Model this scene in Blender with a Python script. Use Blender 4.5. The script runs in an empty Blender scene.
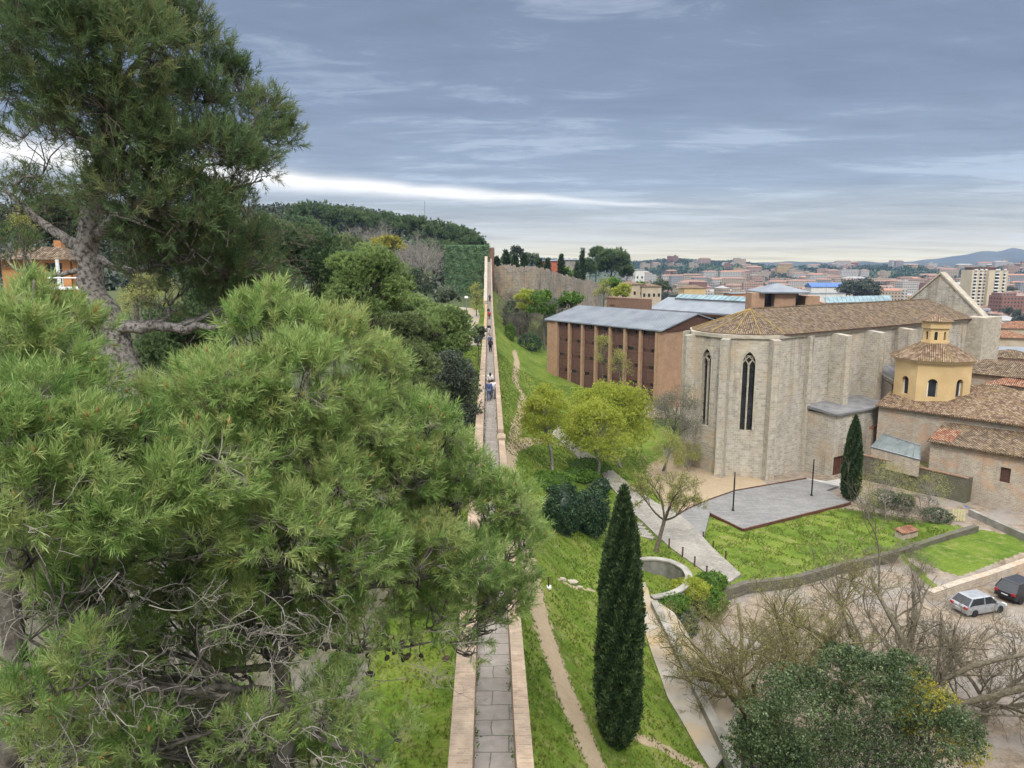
import bpy, math, random
import numpy as np
from mathutils import Vector
from mathutils.geometry import tessellate_polygon
rng = np.random.default_rng(11); random.seed(11)
S = bpy.context.scene; COL = S.collection
CZ = 28.0; PIT = math.radians(9.6); FPX = 720.0
R = math.radians
# ---------------------------------------------------------------- view helpers (design time only: where things really stand)
def ray(px, py):
    dx = (px-512)/FPX; dy = (384-py)/FPX
    return np.array([dx, math.cos(PIT)+dy*math.sin(PIT), -math.sin(PIT)+dy*math.cos(PIT)])
def at(px, py, z):
    d = ray(px, py); t = (z-CZ)/d[2]; return np.array([d[0]*t, d[1]*t, z])
def atd(px, py, Y):
    d = ray(px, py); t = Y/d[1]; return np.array([d[0]*t, Y, CZ+d[2]*t])
# ---------------------------------------------------------------- terrain
def wallx(y): return -.37-.0318*(np.minimum(y, 240)-14)
LOT = [at(735,768,3.4)[:2]+[.35,-6], at(735,768,3.4)[:2]+[.35,0], at(654,601,3.6)[:2]+[.3,0], at(700,604,2.)[:2], at(724,590,1.4)[:2], at(745,583,1.2)[:2], at(796,577,1.2)[:2], at(838,565,1.2)[:2], at(895,553,1.2)[:2], at(932,594,.9)[:2], at(1024,560,.9)[:2], at(1150,520,.9)[:2], np.array([95.,60.]), np.array([95.,-5.]), np.array([10.,-5.])]
LOT = [np.array(p, float) for p in LOT]
PLZ2 = [at(*p,1.25)[:2] for p in [(678,522),(690,508),(712,499),(735,491),(770,485),(806,479),(838,486),(850,502),(743,528.5),(710,512.5),(703,538)]]
BAS = [at(*p,3.2)[:2] for p in [(626,562),(640,560),(656,559),(672,562),(685,569),(690,578),(685,588),(670,595),(652,598),(634,592),(622,580)]]
def inpoly(x, y, poly):
    x = np.asarray(x, float); y = np.asarray(y, float); c = np.zeros(x.shape, bool); n = len(poly)
    for i in range(n):
        x1, y1 = poly[i]; x2, y2 = poly[(i+1) % n]
        if y1 == y2: continue
        m = ((y1 > y) != (y2 > y)) & (x < (x2-x1)*(y-y1)/(y2-y1)+x1); c ^= m
    return c
def pldist(x, y, pl, closed=False):
    x = np.asarray(x, float); y = np.asarray(y, float); d = np.full(x.shape, 1e9); n = len(pl)
    for i in range(n if closed else n-1):
        a = np.asarray(pl[i][:2], float); b = np.asarray(pl[(i+1) % n][:2], float); ab = b-a; L = max(ab@ab, 1e-9)
        t = np.clip(((x-a[0])*ab[0]+(y-a[1])*ab[1])/L, 0, 1)
        d = np.minimum(d, np.hypot(x-a[0]-t*ab[0], y-a[1]-t*ab[1]))
    return d
def ss(a, b, x):
    t = np.clip((x-a)/(b-a), 0, 1); return t*t*(3-2*t)
def H(x, y):
    x = np.asarray(x, float); y = np.asarray(y, float)
    s = x-wallx(y)
    zr = np.interp(s, [-1, 1.5, 5.6, 10, 14, 20, 30], [9.6, 9.3, 5.6, 3.3, 2.2, 1.25, 1.0])
    zr = zr + .022*np.clip(y-85, 0, 130)*(1-ss(14, 34, s))
    inside = inpoly(x, y, LOT); dl = pldist(x, y, LOT, True)
    zl_ = ss(-.5, -.02, np.where(inside, dl, -dl)); zr = zr*(1-zl_)+.4*zl_
    ip = np.where(inpoly(x, y, PLZ2), 1., 0.); dp = pldist(x, y, PLZ2, True); kp = np.where(ip > 0, 1., 1-ss(0, 1.2, dp)); zr = np.where((kp > 0) & (zr > .6), zr*(1-kp)+np.minimum(zr, .98)*kp, zr)
    ib = inpoly(x, y, BAS); zr = zr - .5*np.where(ib, ss(.0, .5, pldist(x, y, BAS, True)), 0)
    # right-hand town basin
    zr = zr + 3.*np.exp(-((s-6)/26)**2)*ss(150, 205, y)*(1-ss(215,260,y))
    far = ss(40, 190, np.clip(x-25,0,None)*1.2+np.clip(y-170,0,None)*.9*ss(10,60,x))
    zr = zr*(1-far)+(-20)*far
    zr = zr + 6.5*np.exp(-((x-5)/45)**2-((y-262)/55)**2) + 6*np.exp(-((x-30)/50)**2-((y-330)/60)**2)
    kt = ss(300,420,y)*ss(-10,40,x); zr = zr*(1-kt)-20*kt
    d = np.hypot(x, y); az = np.arctan2(x, np.maximum(y, 1))
    zr = zr + ss(1100, 2300, d)*(38+11*np.sin(az*9+.4)+5*np.sin(az*31)+3*np.sin(az*67))*(1-.85*ss(2600, 4000, d))
    # left side: garden, road, hill
    zl = 13 + .02*np.clip(y-60, 0, 100) + .1*np.clip(-s-18, 0, 60)
    zl = zl + 26*ss(190, 380, y)*ss(-20, 40, -x) + 9*ss(300, 420, y)*np.exp(-((x+110)/70)**2)
    zl = zl*(1-ss(700, 1500, d)) + (10+8*np.sin(az*7))*ss(700, 1500, d)
    w = ss(-.5, .5, s+.35) if np.ndim(s) else float(ss(-.5, .5, s+.35))
    w2 = ss(-30, 60, s)
    k = ss(225, 330, y)
    w = w*(1-k)+w2*k
    z = zl*(1-w)+zr*w
    near = np.exp(-(np.hypot(x-8, y-60)/70)**2)
    return z + (.07*np.sin(x*1.3+y*.7)*np.sin(y*.9-x*.4))*near*np.where(inside, .3, 1)
def h1(x, y): return float(H(np.array([x]), np.array([y]))[0])
def gp(px, py, dz=0.):
    d = ray(px, py); T = np.concatenate([np.arange(8, 160, .15), np.arange(160, 900, 1.), np.arange(900, 6000, 8.)])
    P = d[None]*T[:, None]; P[:, 2] += CZ
    below = P[:, 2] < H(P[:, 0], P[:, 1])+dz
    i = int(np.argmax(below)) if below.any() else len(T)-1
    p = P[i].copy(); p[2] = h1(p[0], p[1]); return p
# ---------------------------------------------------------------- materials
MATS = {}
def new_mat(name):
    m = bpy.data.materials.new(name); m.use_nodes = True; nt = m.node_tree
    b = nt.nodes['Principled BSDF']; MATS[name] = m
    return m, nt, b
def N(nt, t, **kw):
    n = nt.nodes.new(t)
    for k, v in kw.items():
        if k in n.inputs.keys() if hasattr(n.inputs, 'keys') else False: n.inputs[k].default_value = v
        else: setattr(n, k, v)
    return n
def c4(c): return (c[0], c[1], c[2], 1)
def mixc(nt, fac, a, b, blend='MIX'):
    m = nt.nodes.new('ShaderNodeMix'); m.data_type = 'RGBA'; m.blend_type = blend
    for sock, v in ((m.inputs[0], fac), (m.inputs[6], a), (m.inputs[7], b)):
        if hasattr(v, 'links'): nt.links.new(v, sock)
        elif isinstance(v, (int, float)): sock.default_value = v
        else: sock.default_value = c4(v)
    return m.outputs[2]
def math_(nt, op, a, b=None, c=None):
    m = nt.nodes.new('ShaderNodeMath'); m.operation = op
    for i, v in enumerate((a, b, c)):
        if v is None: continue
        if hasattr(v, 'links'): nt.links.new(v, m.inputs[i])
        else: m.inputs[i].default_value = v
    return m.outputs[0]
def coord(nt, kind='Object'):
    t = nt.nodes.new('ShaderNodeTexCoord'); return t.outputs[kind]
def noise(nt, vec, scale, detail=5, rough=.55, dist=0, sc3=None):
    if sc3:
        mp = nt.nodes.new('ShaderNodeMapping'); mp.inputs['Scale'].default_value = sc3; nt.links.new(vec, mp.inputs[0]); vec = mp.outputs[0]
    n = nt.nodes.new('ShaderNodeTexNoise'); n.inputs['Scale'].default_value = scale; n.inputs['Detail'].default_value = detail
    n.inputs['Roughness'].default_value = rough; n.inputs['Distortion'].default_value = dist
    nt.links.new(vec, n.inputs['Vector']); return n.outputs[0]
def ramp(nt, fac, stops):
    r = nt.nodes.new('ShaderNodeValToRGB'); nt.links.new(fac, r.inputs[0]); e = r.color_ramp.elements
    while len(e) < len(stops): e.new(.5)
    for i, (p, c) in enumerate(stops): e[i].position = p; e[i].color = c4(c)
    return r.outputs[0]
def bump(nt, b, h, strength=.4, dist=.05):
    n = nt.nodes.new('ShaderNodeBump'); n.inputs['Strength'].default_value = strength; n.inputs['Distance'].default_value = dist
    nt.links.new(h, n.inputs['Height']); nt.links.new(n.outputs[0], b.inputs['Normal'])
def rough_mat(name, c1, c2, scale=3, rough=.85, bs=.3, bd=.03, detail=6, metal=0, spec=.3, lo=.35, hi=.65, big=None):
    m, nt, b = new_mat(name); v = coord(nt)
    n = noise(nt, v, scale, detail)
    col = ramp(nt, n, [(lo, c1), (hi, c2)])
    if big:
        n2 = noise(nt, v, big[0], 4); col = mixc(nt, ramp(nt, n2, [(.42, (0,0,0)), (.68, (1,1,1))]), col, big[1])
    nt.links.new(col, b.inputs['Base Color']); b.inputs['Roughness'].default_value = rough; b.inputs['Metallic'].default_value = metal
    b.inputs['Specular IOR Level'].default_value = spec
    if bs: bump(nt, b, noise(nt, v, scale*4, 4), bs, bd)
    return m
def brick_mat(name, c1, c2, mortar, bw, bh, ms=.012, stain=(.2,.18,.15), stain_amt=.4, bs=.5, rough=.9, nscale=.35, offset=.5, vary=None, rot=0, streak=0.):
    m, nt, b = new_mat(name); uv = coord(nt, 'UV')
    if rot:
        mp = nt.nodes.new('ShaderNodeMapping'); mp.inputs['Rotation'].default_value = (0,0,rot); nt.links.new(uv, mp.inputs[0]); uv = mp.outputs[0]
    t = nt.nodes.new('ShaderNodeTexBrick'); t.offset = offset
    t.inputs['Color1'].default_value = c4(c1); t.inputs['Color2'].default_value = c4(c2); t.inputs['Mortar'].default_value = c4(mortar)
    t.inputs['Scale'].default_value = 1; t.inputs['Brick Width'].default_value = bw; t.inputs['Row Height'].default_value = bh
    t.inputs['Mortar Size'].default_value = ms; t.inputs['Mortar Smooth'].default_value = .2
    wob = nt.nodes.new('ShaderNodeVectorMath'); wob.operation = 'MULTIPLY_ADD'
    nn = nt.nodes.new('ShaderNodeTexNoise'); nn.inputs['Scale'].default_value = 1.5/bw; nt.links.new(uv, nn.inputs['Vector'])
    nt.links.new(nn.outputs['Color'], wob.inputs[0]); wob.inputs[1].default_value = (bh*.22,)*3; nt.links.new(uv, wob.inputs[2])
    nt.links.new(wob.outputs[0], t.inputs['Vector'])
    ob = coord(nt)
    n1 = noise(nt, ob, nscale, 6, .62); n2 = noise(nt, ob, nscale*9, 5, .6)
    col = mixc(nt, ramp(nt, n2, [(.3, (0,0,0)), (.75, (1,1,1))]), t.outputs[0], mixc(nt, 1., t.outputs[0], (.72,.71,.69), 'MULTIPLY'))
    if vary: col = mixc(nt, ramp(nt, noise(nt, ob, nscale*2.3, 5, .6), [(.5, (0,0,0)), (.66, (1,1,1))]), col, mixc(nt, .6, t.outputs[0], vary))
    col = mixc(nt, math_(nt, 'MULTIPLY', ramp(nt, n1, [(.45, (0,0,0)), (.75, (1,1,1))]), stain_amt), col, stain)
    if streak:
        sk = noise(nt, ob, 1.1, 6, .65, .2, (1,1,.07)); sk2 = noise(nt, ob, .16, 3, .5)
        col = mixc(nt, math_(nt, 'MULTIPLY', math_(nt, 'MULTIPLY', ramp(nt, sk, [(.5, (0,0,0)), (.68, (1,1,1))]), ramp(nt, sk2, [(.35, (.2,.2,.2)), (.6, (1,1,1))])), streak), col, mixc(nt, 1., col, (.42,.40,.37), 'MULTIPLY'))
        pat = noise(nt, ob, .33, 5, .6, .6); col = mixc(nt, ramp(nt, pat, [(.56, (0,0,0)), (.62, (.5,.5,.5))]), col, mixc(nt, 1., col, (1.22,1.15,1.02), 'MULTIPLY'))
    nt.links.new(col, b.inputs['Base Color']); b.inputs['Roughness'].default_value = rough; b.inputs['Specular IOR Level'].default_value = .2
    h = math_(nt, 'ADD', math_(nt, 'MULTIPLY', t.outputs[1], -1.), math_(nt, 'MULTIPLY', n2, .8))
    bump(nt, b, h, bs, .03)
    return m
def tile_mat(name, cols, lichen=(.42,.30,.06), la=.5, pitch=.24):
    m, nt, b = new_mat(name); uv = coord(nt, 'UV'); ob = coord(nt)
    t = nt.nodes.new('ShaderNodeTexBrick'); t.offset = .0
    t.inputs['Color1'].default_value = (0,0,0,1); t.inputs['Color2'].default_value = (1,1,1,1); t.inputs['Mortar'].default_value = (.3,.3,.3,1)
    t.inputs['Scale'].default_value = 1; t.inputs['Brick Width'].default_value = pitch; t.inputs['Row Height'].default_value = .42; t.inputs['Mortar Size'].default_value = .008
    nt.links.new(uv, t.inputs['Vector'])
    sx = nt.nodes.new('ShaderNodeSeparateXYZ'); nt.links.new(uv, sx.inputs[0])
    w = math_(nt, 'SINE', math_(nt, 'MULTIPLY', sx.outputs[0], 2*math.pi/pitch))
    f = math_(nt, 'ADD', math_(nt, 'MULTIPLY', t.outputs[0], .45), math_(nt, 'MULTIPLY', noise(nt, ob, 2.2, 6, .65), .55))
    col = ramp(nt, f, [(.22, cols[0]), (.45, cols[1]), (.62, cols[2]), (.8, cols[3])])
    col = mixc(nt, ramp(nt, w, [(0., (.75,.75,.75)), (.45, (0,0,0))]), col, mixc(nt, 1., col, (.33,.3,.28), 'MULTIPLY'))
    col = mixc(nt, math_(nt, 'MULTIPLY', ramp(nt, noise(nt, ob, .55, 6, .7), [(.5, (0,0,0)), (.66, (1,1,1))]), la), col, lichen)
    nt.links.new(col, b.inputs['Base Color']); b.inputs['Roughness'].default_value = .95; b.inputs['Specular IOR Level'].default_value = .1
    bump(nt, b, math_(nt, 'ADD', w, math_(nt, 'MULTIPLY', t.outputs[0], .5)), .8, .06)
    return m
def leaf_mat(name, cols, trans=.25, rough=.55, spec=.25):
    m, nt, b = new_mat(name)
    a = nt.nodes.new('ShaderNodeAttribute'); a.attribute_name = 'tint'
    k = len(cols)-1
    col = ramp(nt, a.outputs['Fac'], [(i/k, c) for i, c in enumerate(cols)])
    nt.links.new(col, b.inputs['Base Color']); b.inputs['Roughness'].default_value = rough; b.inputs['Specular IOR Level'].default_value = spec
    t = nt.nodes.new('ShaderNodeBsdfTranslucent'); nt.links.new(col, t.inputs[0])
    mx = nt.nodes.new('ShaderNodeMixShader'); mx.inputs[0].default_value = trans
    nt.links.new(b.outputs[0], mx.inputs[1]); nt.links.new(t.outputs[0], mx.inputs[2])
    nt.links.new(mx.outputs[0], nt.nodes['Material Output'].inputs[0])
    return m
def flat_mat(name, c, rough=.5, metal=0., spec=.4):
    return rough_mat(name, [x*.85 for x in c], [min(1, x*1.1) for x in c], 2.5, rough, 0, 0, 4, metal, spec)
def window_mat(name, wall, win=(.03,.035,.04), bw=3., bh=3., ms=.85):
    m, nt, b = new_mat(name); uv = coord(nt, 'UV')
    t = nt.nodes.new('ShaderNodeTexBrick'); t.offset = 0
    t.inputs['Color1'].default_value = c4(win); t.inputs['Color2'].default_value = c4([x*1.8+.02 for x in win]); t.inputs['Mortar'].default_value = c4(wall)
    t.inputs['Scale'].default_value = 1; t.inputs['Brick Width'].default_value = bw; t.inputs['Row Height'].default_value = bh; t.inputs['Mortar Size'].default_value = ms; t.inputs['Mortar Smooth'].default_value = 0
    nt.links.new(uv, t.inputs['Vector'])
    col = mixc(nt, math_(nt, 'MULTIPLY', noise(nt, coord(nt), .2, 5), .5), t.outputs[0], mixc(nt, 1., t.outputs[0], (.6,.58,.56), 'MULTIPLY'))
    nt.links.new(col, b.inputs['Base Color']); b.inputs['Roughness'].default_value = .8; b.inputs['Specular IOR Level'].default_value = .2
    return m
# ---------------------------------------------------------------- objects
def tag(o, label=None, cat=None, group=None, kind=None):
    if label: o['label'] = label
    if cat: o['category'] = cat
    if group: o['group'] = group
    if kind: o['kind'] = kind
    return o
def thing(name, label, cat, loc=(0,0,0), rz=0., group=None):
    o = bpy.data.objects.new(name, None); COL.objects.link(o); o.location = [float(v) for v in loc]; o.rotation_euler = (0,0,rz)
    o.empty_display_size = .2
    return tag(o, label, cat, group)
def copy_tree(o, parent=None):
    c = o.copy(); COL.objects.link(c)
    if parent: c.parent = parent
    for ch in list(o.children): copy_tree(ch, c)
    return c
def link_mesh(name, me, mats, parent, off):
    for m in (mats if isinstance(mats, (list, tuple)) else [mats]): me.materials.append(m)
    o = bpy.data.objects.new(name, me); COL.objects.link(o)
    if parent is not None: o.parent = parent
    return o
def np_mesh(name, V, Fs, mats, parent=None, tint=None, smooth=False, local=False, org=None):
    """V (n,3) world or local coords; Fs list of (f,k) index arrays"""
    V = np.asarray(V, float)
    off = np.zeros(3) if local else (np.array(parent.location) if parent is not None and parent.parent is None else (np.array(parent.parent.location) if parent is not None else (org if org is not None else np.zeros(3))))
    me = bpy.data.meshes.new(name); me.vertices.add(len(V)); me.vertices.foreach_set('co', (V-off).astype(np.float32).ravel())
    loops = np.concatenate([f.ravel() for f in Fs]).astype(np.int32); sizes = np.concatenate([np.full(len(f), f.shape[1]) for f in Fs])
    starts = np.concatenate([[0], np.cumsum(sizes)[:-1]]).astype(np.int32)
    me.loops.add(len(loops)); me.loops.foreach_set('vertex_index', loops)
    me.polygons.add(len(sizes)); me.polygons.foreach_set('loop_start', starts)
    if smooth: me.polygons.foreach_set('use_smooth', np.ones(len(sizes), bool))
    if tint is not None:
        a = me.attributes.new('tint', 'FLOAT', 'POINT'); a.data.foreach_set('value', np.asarray(tint, np.float32))
    me.update(calc_edges=True)
    o = link_mesh(name, me, mats, parent, off)
    if parent is None and org is not None: o.location = [float(v) for v in org]
    return o
class MB:
    def __init__(s): s.v = []; s.f = []; s.m = []
    def add(s, vs, fs, mi=0):
        b = len(s.v); s.v += [tuple(float(c) for c in p) for p in vs]; s.f += [tuple(b+i for i in f) for f in fs]; s.m += [mi]*len(fs)
    def quad(s, a, b, c, d, mi=0): s.add([a,b,c,d], [(0,1,2,3)], mi)
    def prism(s, poly, z0, z1, mi=0, mtop=None):
        n = len(poly); z0 = z0 if hasattr(z0, '__len__') else [z0]*n; z1 = z1 if hasattr(z1, '__len__') else [z1]*n
        a = sum(poly[i][0]*poly[(i+1)%n][1]-poly[(i+1)%n][0]*poly[i][1] for i in range(n))
        if a < 0: poly = list(poly)[::-1]; z0 = list(z0)[::-1]; z1 = list(z1)[::-1]
        vs = [(p[0],p[1],z0[i]) for i, p in enumerate(poly)]+[(p[0],p[1],z1[i]) for i, p in enumerate(poly)]
        b = len(s.v); s.v += [tuple(float(c) for c in p) for p in vs]
        for i in range(n):
            j = (i+1) % n; s.f.append((b+i,b+j,b+n+j,b+n+i)); s.m.append(mi)
        mt = mi if mtop is None else mtop
        for tri in tessellate_polygon([[Vector((p[0],p[1],0)) for p in poly]]):
            t = tri
            A,B,C = [poly[k] for k in t]
            if (B[0]-A[0])*(C[1]-A[1])-(B[1]-A[1])*(C[0]-A[0]) < 0: t = (t[0],t[2],t[1])
            s.f.append(tuple(b+n+k for k in t)); s.m.append(mt)
            s.f.append((b+t[0],b+t[2],b+t[1])); s.m.append(mi)
    def box(s, c, size, rz=0., mi=0):
        x,y,z = size; co, si = math.cos(rz), math.sin(rz)
        P = [(-x/2,-y/2),(x/2,-y/2),(x/2,y/2),(-x/2,y/2)]
        s.prism([(c[0]+p[0]*co-p[1]*si, c[1]+p[0]*si+p[1]*co) for p in P], c[2]-z/2, c[2]+z/2, mi)
    def obox(s, o, u, v, w, mi=0):
        o,u,v,w = [np.asarray(k, float) for k in (o,u,v,w)]
        P = [o,o+u,o+u+v,o+v,o+w,o+u+w,o+u+v+w,o+v+w]
        F = [(0,3,2,1),(4,5,6,7),(0,1,5,4),(1,2,6,5),(2,3,7,6),(3,0,4,7)]
        if np.dot(np.cross(u,v),w) < 0: F = [f[::-1] for f in F]
        s.add(P, F, mi)
    def tube(s, pts, rad, k=6, mi=0, cap=True):
        P = np.asarray(pts, float); r = np.broadcast_to(np.asarray(rad, float), (len(P),))
        V, F = tube_batch(P[None], r[None], k)
        s.add(V, [tuple(f) for f in F], mi)
        if cap:
            n = len(P); b = len(s.v)-n*k
            s.f.append(tuple(b+i for i in range(k))[::-1]); s.m.append(mi); s.f.append(tuple(b+(n-1)*k+i for i in range(k))); s.m.append(mi)
    def rings(s, rs, mi=0, cap=True):
        n = len(rs[0]); b = len(s.v)
        for r in rs: s.v += [tuple(float(c) for c in p) for p in r]
        for j in range(len(rs)-1):
            for i in range(n):
                k = (i+1) % n; s.f.append((b+j*n+i,b+j*n+k,b+(j+1)*n+k,b+(j+1)*n+i)); s.m.append(mi)
        if cap:
            s.f.append(tuple(b+i for i in range(n))[::-1]); s.m.append(mi); e = b+(len(rs)-1)*n
            s.f.append(tuple(e+i for i in range(n))); s.m.append(mi)
    def face_holes(s, p0, p1, z0, z1, holes, depth, inn, mi=0):
        """vertical wall face from p0 to p1 (xy), holes polygons in (u,z), reveals go `depth` along inn (xy unit)"""
        p0 = np.array(p0[:2], float); p1 = np.array(p1[:2], float); L = np.linalg.norm(p1-p0); t = (p1-p0)/L
        W = lambda u, z, d=0: (p0[0]+t[0]*u+inn[0]*d, p0[1]+t[1]*u+inn[1]*d, z)
        outer = [(0,z0),(L,z0),(L,z1),(0,z1)]
        loops = [outer]+[list(h) for h in holes]
        flat = [q for l in loops for q in l]
        tri = tessellate_polygon([[Vector((q[0],q[1],0)) for q in l] for l in loops])
        flip = (t[0]*-inn[1]-t[1]*-inn[0]) > 0   # outward = -inn
        fs = []
        for a in tri:
            A,B,C = [flat[k] for k in a]
            ccw = (B[0]-A[0])*(C[1]-A[1])-(B[1]-A[1])*(C[0]-A[0]) > 0
            nrm_out = (t[1]*1)*(-inn[0]) + (-t[0])*(-inn[1]) > 0   # t x z = (ty,-tx)
            fs.append(tuple(a) if ccw == nrm_out else (a[0],a[2],a[1]))
        s.add([W(*q) for q in flat], fs, mi)
        for h in holes:
            n = len(h)
            for i in range(n):
                a, b2 = h[i], h[(i+1) % n]
                s.quad(W(*a), W(*b2), W(*b2, depth), W(*a, depth), mi)
        return W
    def poly_uz(s, W, poly, d, mi=0):
        tri = tessellate_polygon([[Vector((q[0],q[1],0)) for q in poly]])
        s.add([W(q[0],q[1],d) for q in poly], [tuple(t) for t in tri], mi)
    def build(s, name, mats, parent=None, smooth=False, local=False, org=None):
        me = bpy.data.meshes.new(name)
        if local: off = np.zeros(3)
        elif parent is not None: off = np.array(parent.location if parent.parent is None else parent.parent.location)
        else: off = np.array(org) if org is not None else np.zeros(3)
        V = np.array(s.v, float)
        me.from_pydata([tuple(p) for p in V-off], [], s.f)
        me.polygons.foreach_set('material_index', s.m)
        if smooth: me.polygons.foreach_set('use_smooth', [True]*len(s.f))
        uv = me.uv_layers.new(name='UVMap'); me.update()
        data = np.zeros((len(me.loops), 2))
        for p in me.polygons:
            n = np.array(p.normal)
            if abs(n[2]) > .95: t = np.array([1.,0,0]); b = np.array([0,1.,0])
            else:
                t = np.cross([0,0,1.], n); t /= max(np.linalg.norm(t), 1e-9); b = np.cross(n, t)
            for li in p.loop_indices:
                co = V[me.loops[li].vertex_index]; data[li] = (co@t, co@b)
        uv.data.foreach_set('uv', data.ravel())
        o = link_mesh(name, me, mats, parent, off)
        if parent is None and org is not None: o.location = [float(v) for v in org]
        return o
# ---------------------------------------------------------------- plant machinery
def unit(v): return v/np.maximum(np.linalg.norm(v, axis=-1, keepdims=True), 1e-9)
def tube_batch(P, Rd, k):
    P = np.asarray(P, float); M, n, _ = P.shape
    T = unit(np.gradient(P, axis=1)); ref = np.where(np.abs(T[...,2:3]) < .9, np.array([0,0,1.]), np.array([1.,0,0]))
    A = unit(np.cross(T, ref)); B = np.cross(T, A); an = np.arange(k)*2*math.pi/k
    V = P[:,:,None]+Rd[...,None,None]*(np.cos(an)[:,None]*A[:,:,None]+np.sin(an)[:,None]*B[:,:,None])
    idx = np.arange(M*n*k).reshape(M, n, k); a = idx[:,:-1]; b = idx[:,1:]
    F = np.stack([a, np.roll(a,-1,2), np.roll(b,-1,2), b], -1).reshape(-1,4)
    return V.reshape(-1,3), F
def place(tv, tf, pos, axis, scale):
    M = len(pos); axis = unit(axis); r = unit(rng.normal(size=(M,3))); A = unit(np.cross(axis, r)); B = np.cross(axis, A)
    V = pos[:,None]+scale[:,None,None]*(tv[None,:,0:1]*A[:,None]+tv[None,:,1:2]*B[:,None]+tv[None,:,2:3]*axis[:,None])
    F = tf[None]+(np.arange(M)*len(tv))[:,None,None]
    return V.reshape(-1,3), F.reshape(-1, tf.shape[1])
def tuft(n=34, sl=.12, L=.11, w=.006, lo=20, hi=62):
    h = rng.uniform(-.5,1,n)*sl; ph = rng.uniform(0,2*math.pi,n); th = np.radians(rng.uniform(lo,hi,n))*(1.15-.5*np.clip(h/sl,0,1))
    d = np.stack([np.sin(th)*np.cos(ph), np.sin(th)*np.sin(ph), np.cos(th)],1); b = np.stack([0*h,0*h,h],1)
    side = unit(np.cross(d, rng.normal(size=(n,3))))*w/2; l = L*rng.uniform(.75,1.15,n)[:,None]
    V = np.stack([b+side, b-side, b+d*l*.6-side*.7+rng.normal(size=(n,3))*L*.03, b+d*l],1).reshape(-1,3)
    i = np.arange(n)*4
    return V, np.stack([i,i+1,i+2,i+3],1)
def leafclump(n=6, Rr=.2, size=.12, flat=.0):
    p = unit(rng.normal(size=(n,3)))*Rr*rng.uniform(.2,1,n)[:,None]**.5
    a = unit(rng.normal(size=(n,3))+np.array([0,0,flat])); b = unit(np.cross(a, rng.normal(size=(n,3)))); c = np.cross(a,b)
    s = size*rng.uniform(.7,1.3,n)[:,None]
    V = np.stack([p-b*s*.5, p+c*s*.3, p+b*s*.5, p-c*s*.3],1).reshape(-1,3); i = np.arange(n)*4
    return V, np.stack([i,i+1,i+2,i+3],1)
class Leaves:
    def __init__(s): s.V = []; s.F = []; s.T = []; s.n = 0
    def put(s, tv, tf, pos, axis, scale, tint):
        V, F = place(tv, tf, pos, axis, scale); s.V.append(V); s.F.append(F+s.n); s.T.append(np.repeat(tint, len(tv))); s.n += len(V)
    def raw(s, V, F, tint): s.V.append(V); s.F.append(F+s.n); s.T.append(np.broadcast_to(tint, (len(V),))); s.n += len(V)
    def build(s, name, mat, parent, **k):
        return np_mesh(name, np.concatenate(s.V), s.F, mat, parent, tint=np.clip(np.concatenate(s.T),0,1), **k)
class Wood:
    def __init__(s): s.V = []; s.F = []; s.n = 0
    def put(s, P, Rd, k=5):
        V, F = tube_batch(P, np.asarray(Rd, float), k); s.V.append(V); s.F.append(F+s.n); s.n += len(V)
    def build(s, name, mat, parent): return np_mesh(name, np.concatenate(s.V), s.F, mat, parent, smooth=True)
def bend(A, B, n=5, amp=.12, sag=0.):
    """curved polylines from A to B (M,3)"""
    t = np.linspace(0,1,n)[None,:,None]; L = np.linalg.norm(B-A, axis=1)[:,None,None]
    off = rng.normal(size=(len(A),1,3))*amp*L; off2 = rng.normal(size=(len(A),1,3))*amp*.5*L
    return A[:,None]*(1-t)+B[:,None]*t+off*np.sin(t*math.pi)+off2*np.sin(t*2*math.pi)-np.array([0,0,1.])*sag*L*np.sin(t*math.pi)
def subdiv(pl, rad, n):
    pl = np.asarray(pl, float); rad = np.asarray(rad, float); t = np.linspace(0, len(pl)-1, n)
    P = np.stack([np.interp(t, np.arange(len(pl)), pl[:,i]) for i in range(3)],1)
    for _ in range(2): P[1:-1] = .25*P[:-2]+.5*P[1:-1]+.25*P[2:]
    return P, np.interp(t, np.arange(len(pl)), rad)
# ================================================================ materials in use
stone_church = brick_mat('church_stone', (.53,.485,.405), (.37,.335,.28), (.53,.50,.44), .6, .3, .03, (.17,.155,.13), .4, .8, .9, .12, vary=(.45,.34,.22), streak=.7)
stone_quoin = brick_mat('pale_quoin_stone', (.52,.47,.38), (.40,.355,.28), (.40,.36,.29), .7, .33, .016, (.22,.2,.17), .3, .5, .9, .3)
stone_rubble = brick_mat('rubble_stone', (.50,.43,.34), (.38,.32,.25), (.52,.46,.38), .38, .2, .03, (.25,.21,.17), .35, .7, .95, .25, vary=(.46,.26,.14), streak=.5)
stone_rampart = brick_mat('rampart_stone', (.37,.325,.265), (.22,.19,.155), (.38,.34,.29), .9, .5, .05, (.10,.09,.075), .75, .7, .95, .12, vary=(.4,.27,.15), streak=.9)
brick_coping = brick_mat('brick_coping', (.45,.31,.205), (.30,.20,.13), (.36,.31,.25), .3, .075, .014, (.22,.19,.14), .6, .6, .9, .5, vary=(.5,.38,.26))
brick_lichen = brick_mat('lichened_brick_coping', (.46,.30,.16), (.4,.25,.12), (.42,.36,.28), .3, .075, .011, (.50,.33,.05), .75, .6, .9, .12)
brick_modern = brick_mat('orange_brick', (.47,.295,.185), (.39,.23,.14), (.35,.27,.2), .3, .09, .010, (.2,.13,.09), .4, .4, .9, .1)
brick_old = brick_mat('brown_brick', (.26,.14,.09), (.2,.11,.075), (.3,.25,.2), .3, .09, .012, (.15,.11,.09), .4, .5, .9, .2)
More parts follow.
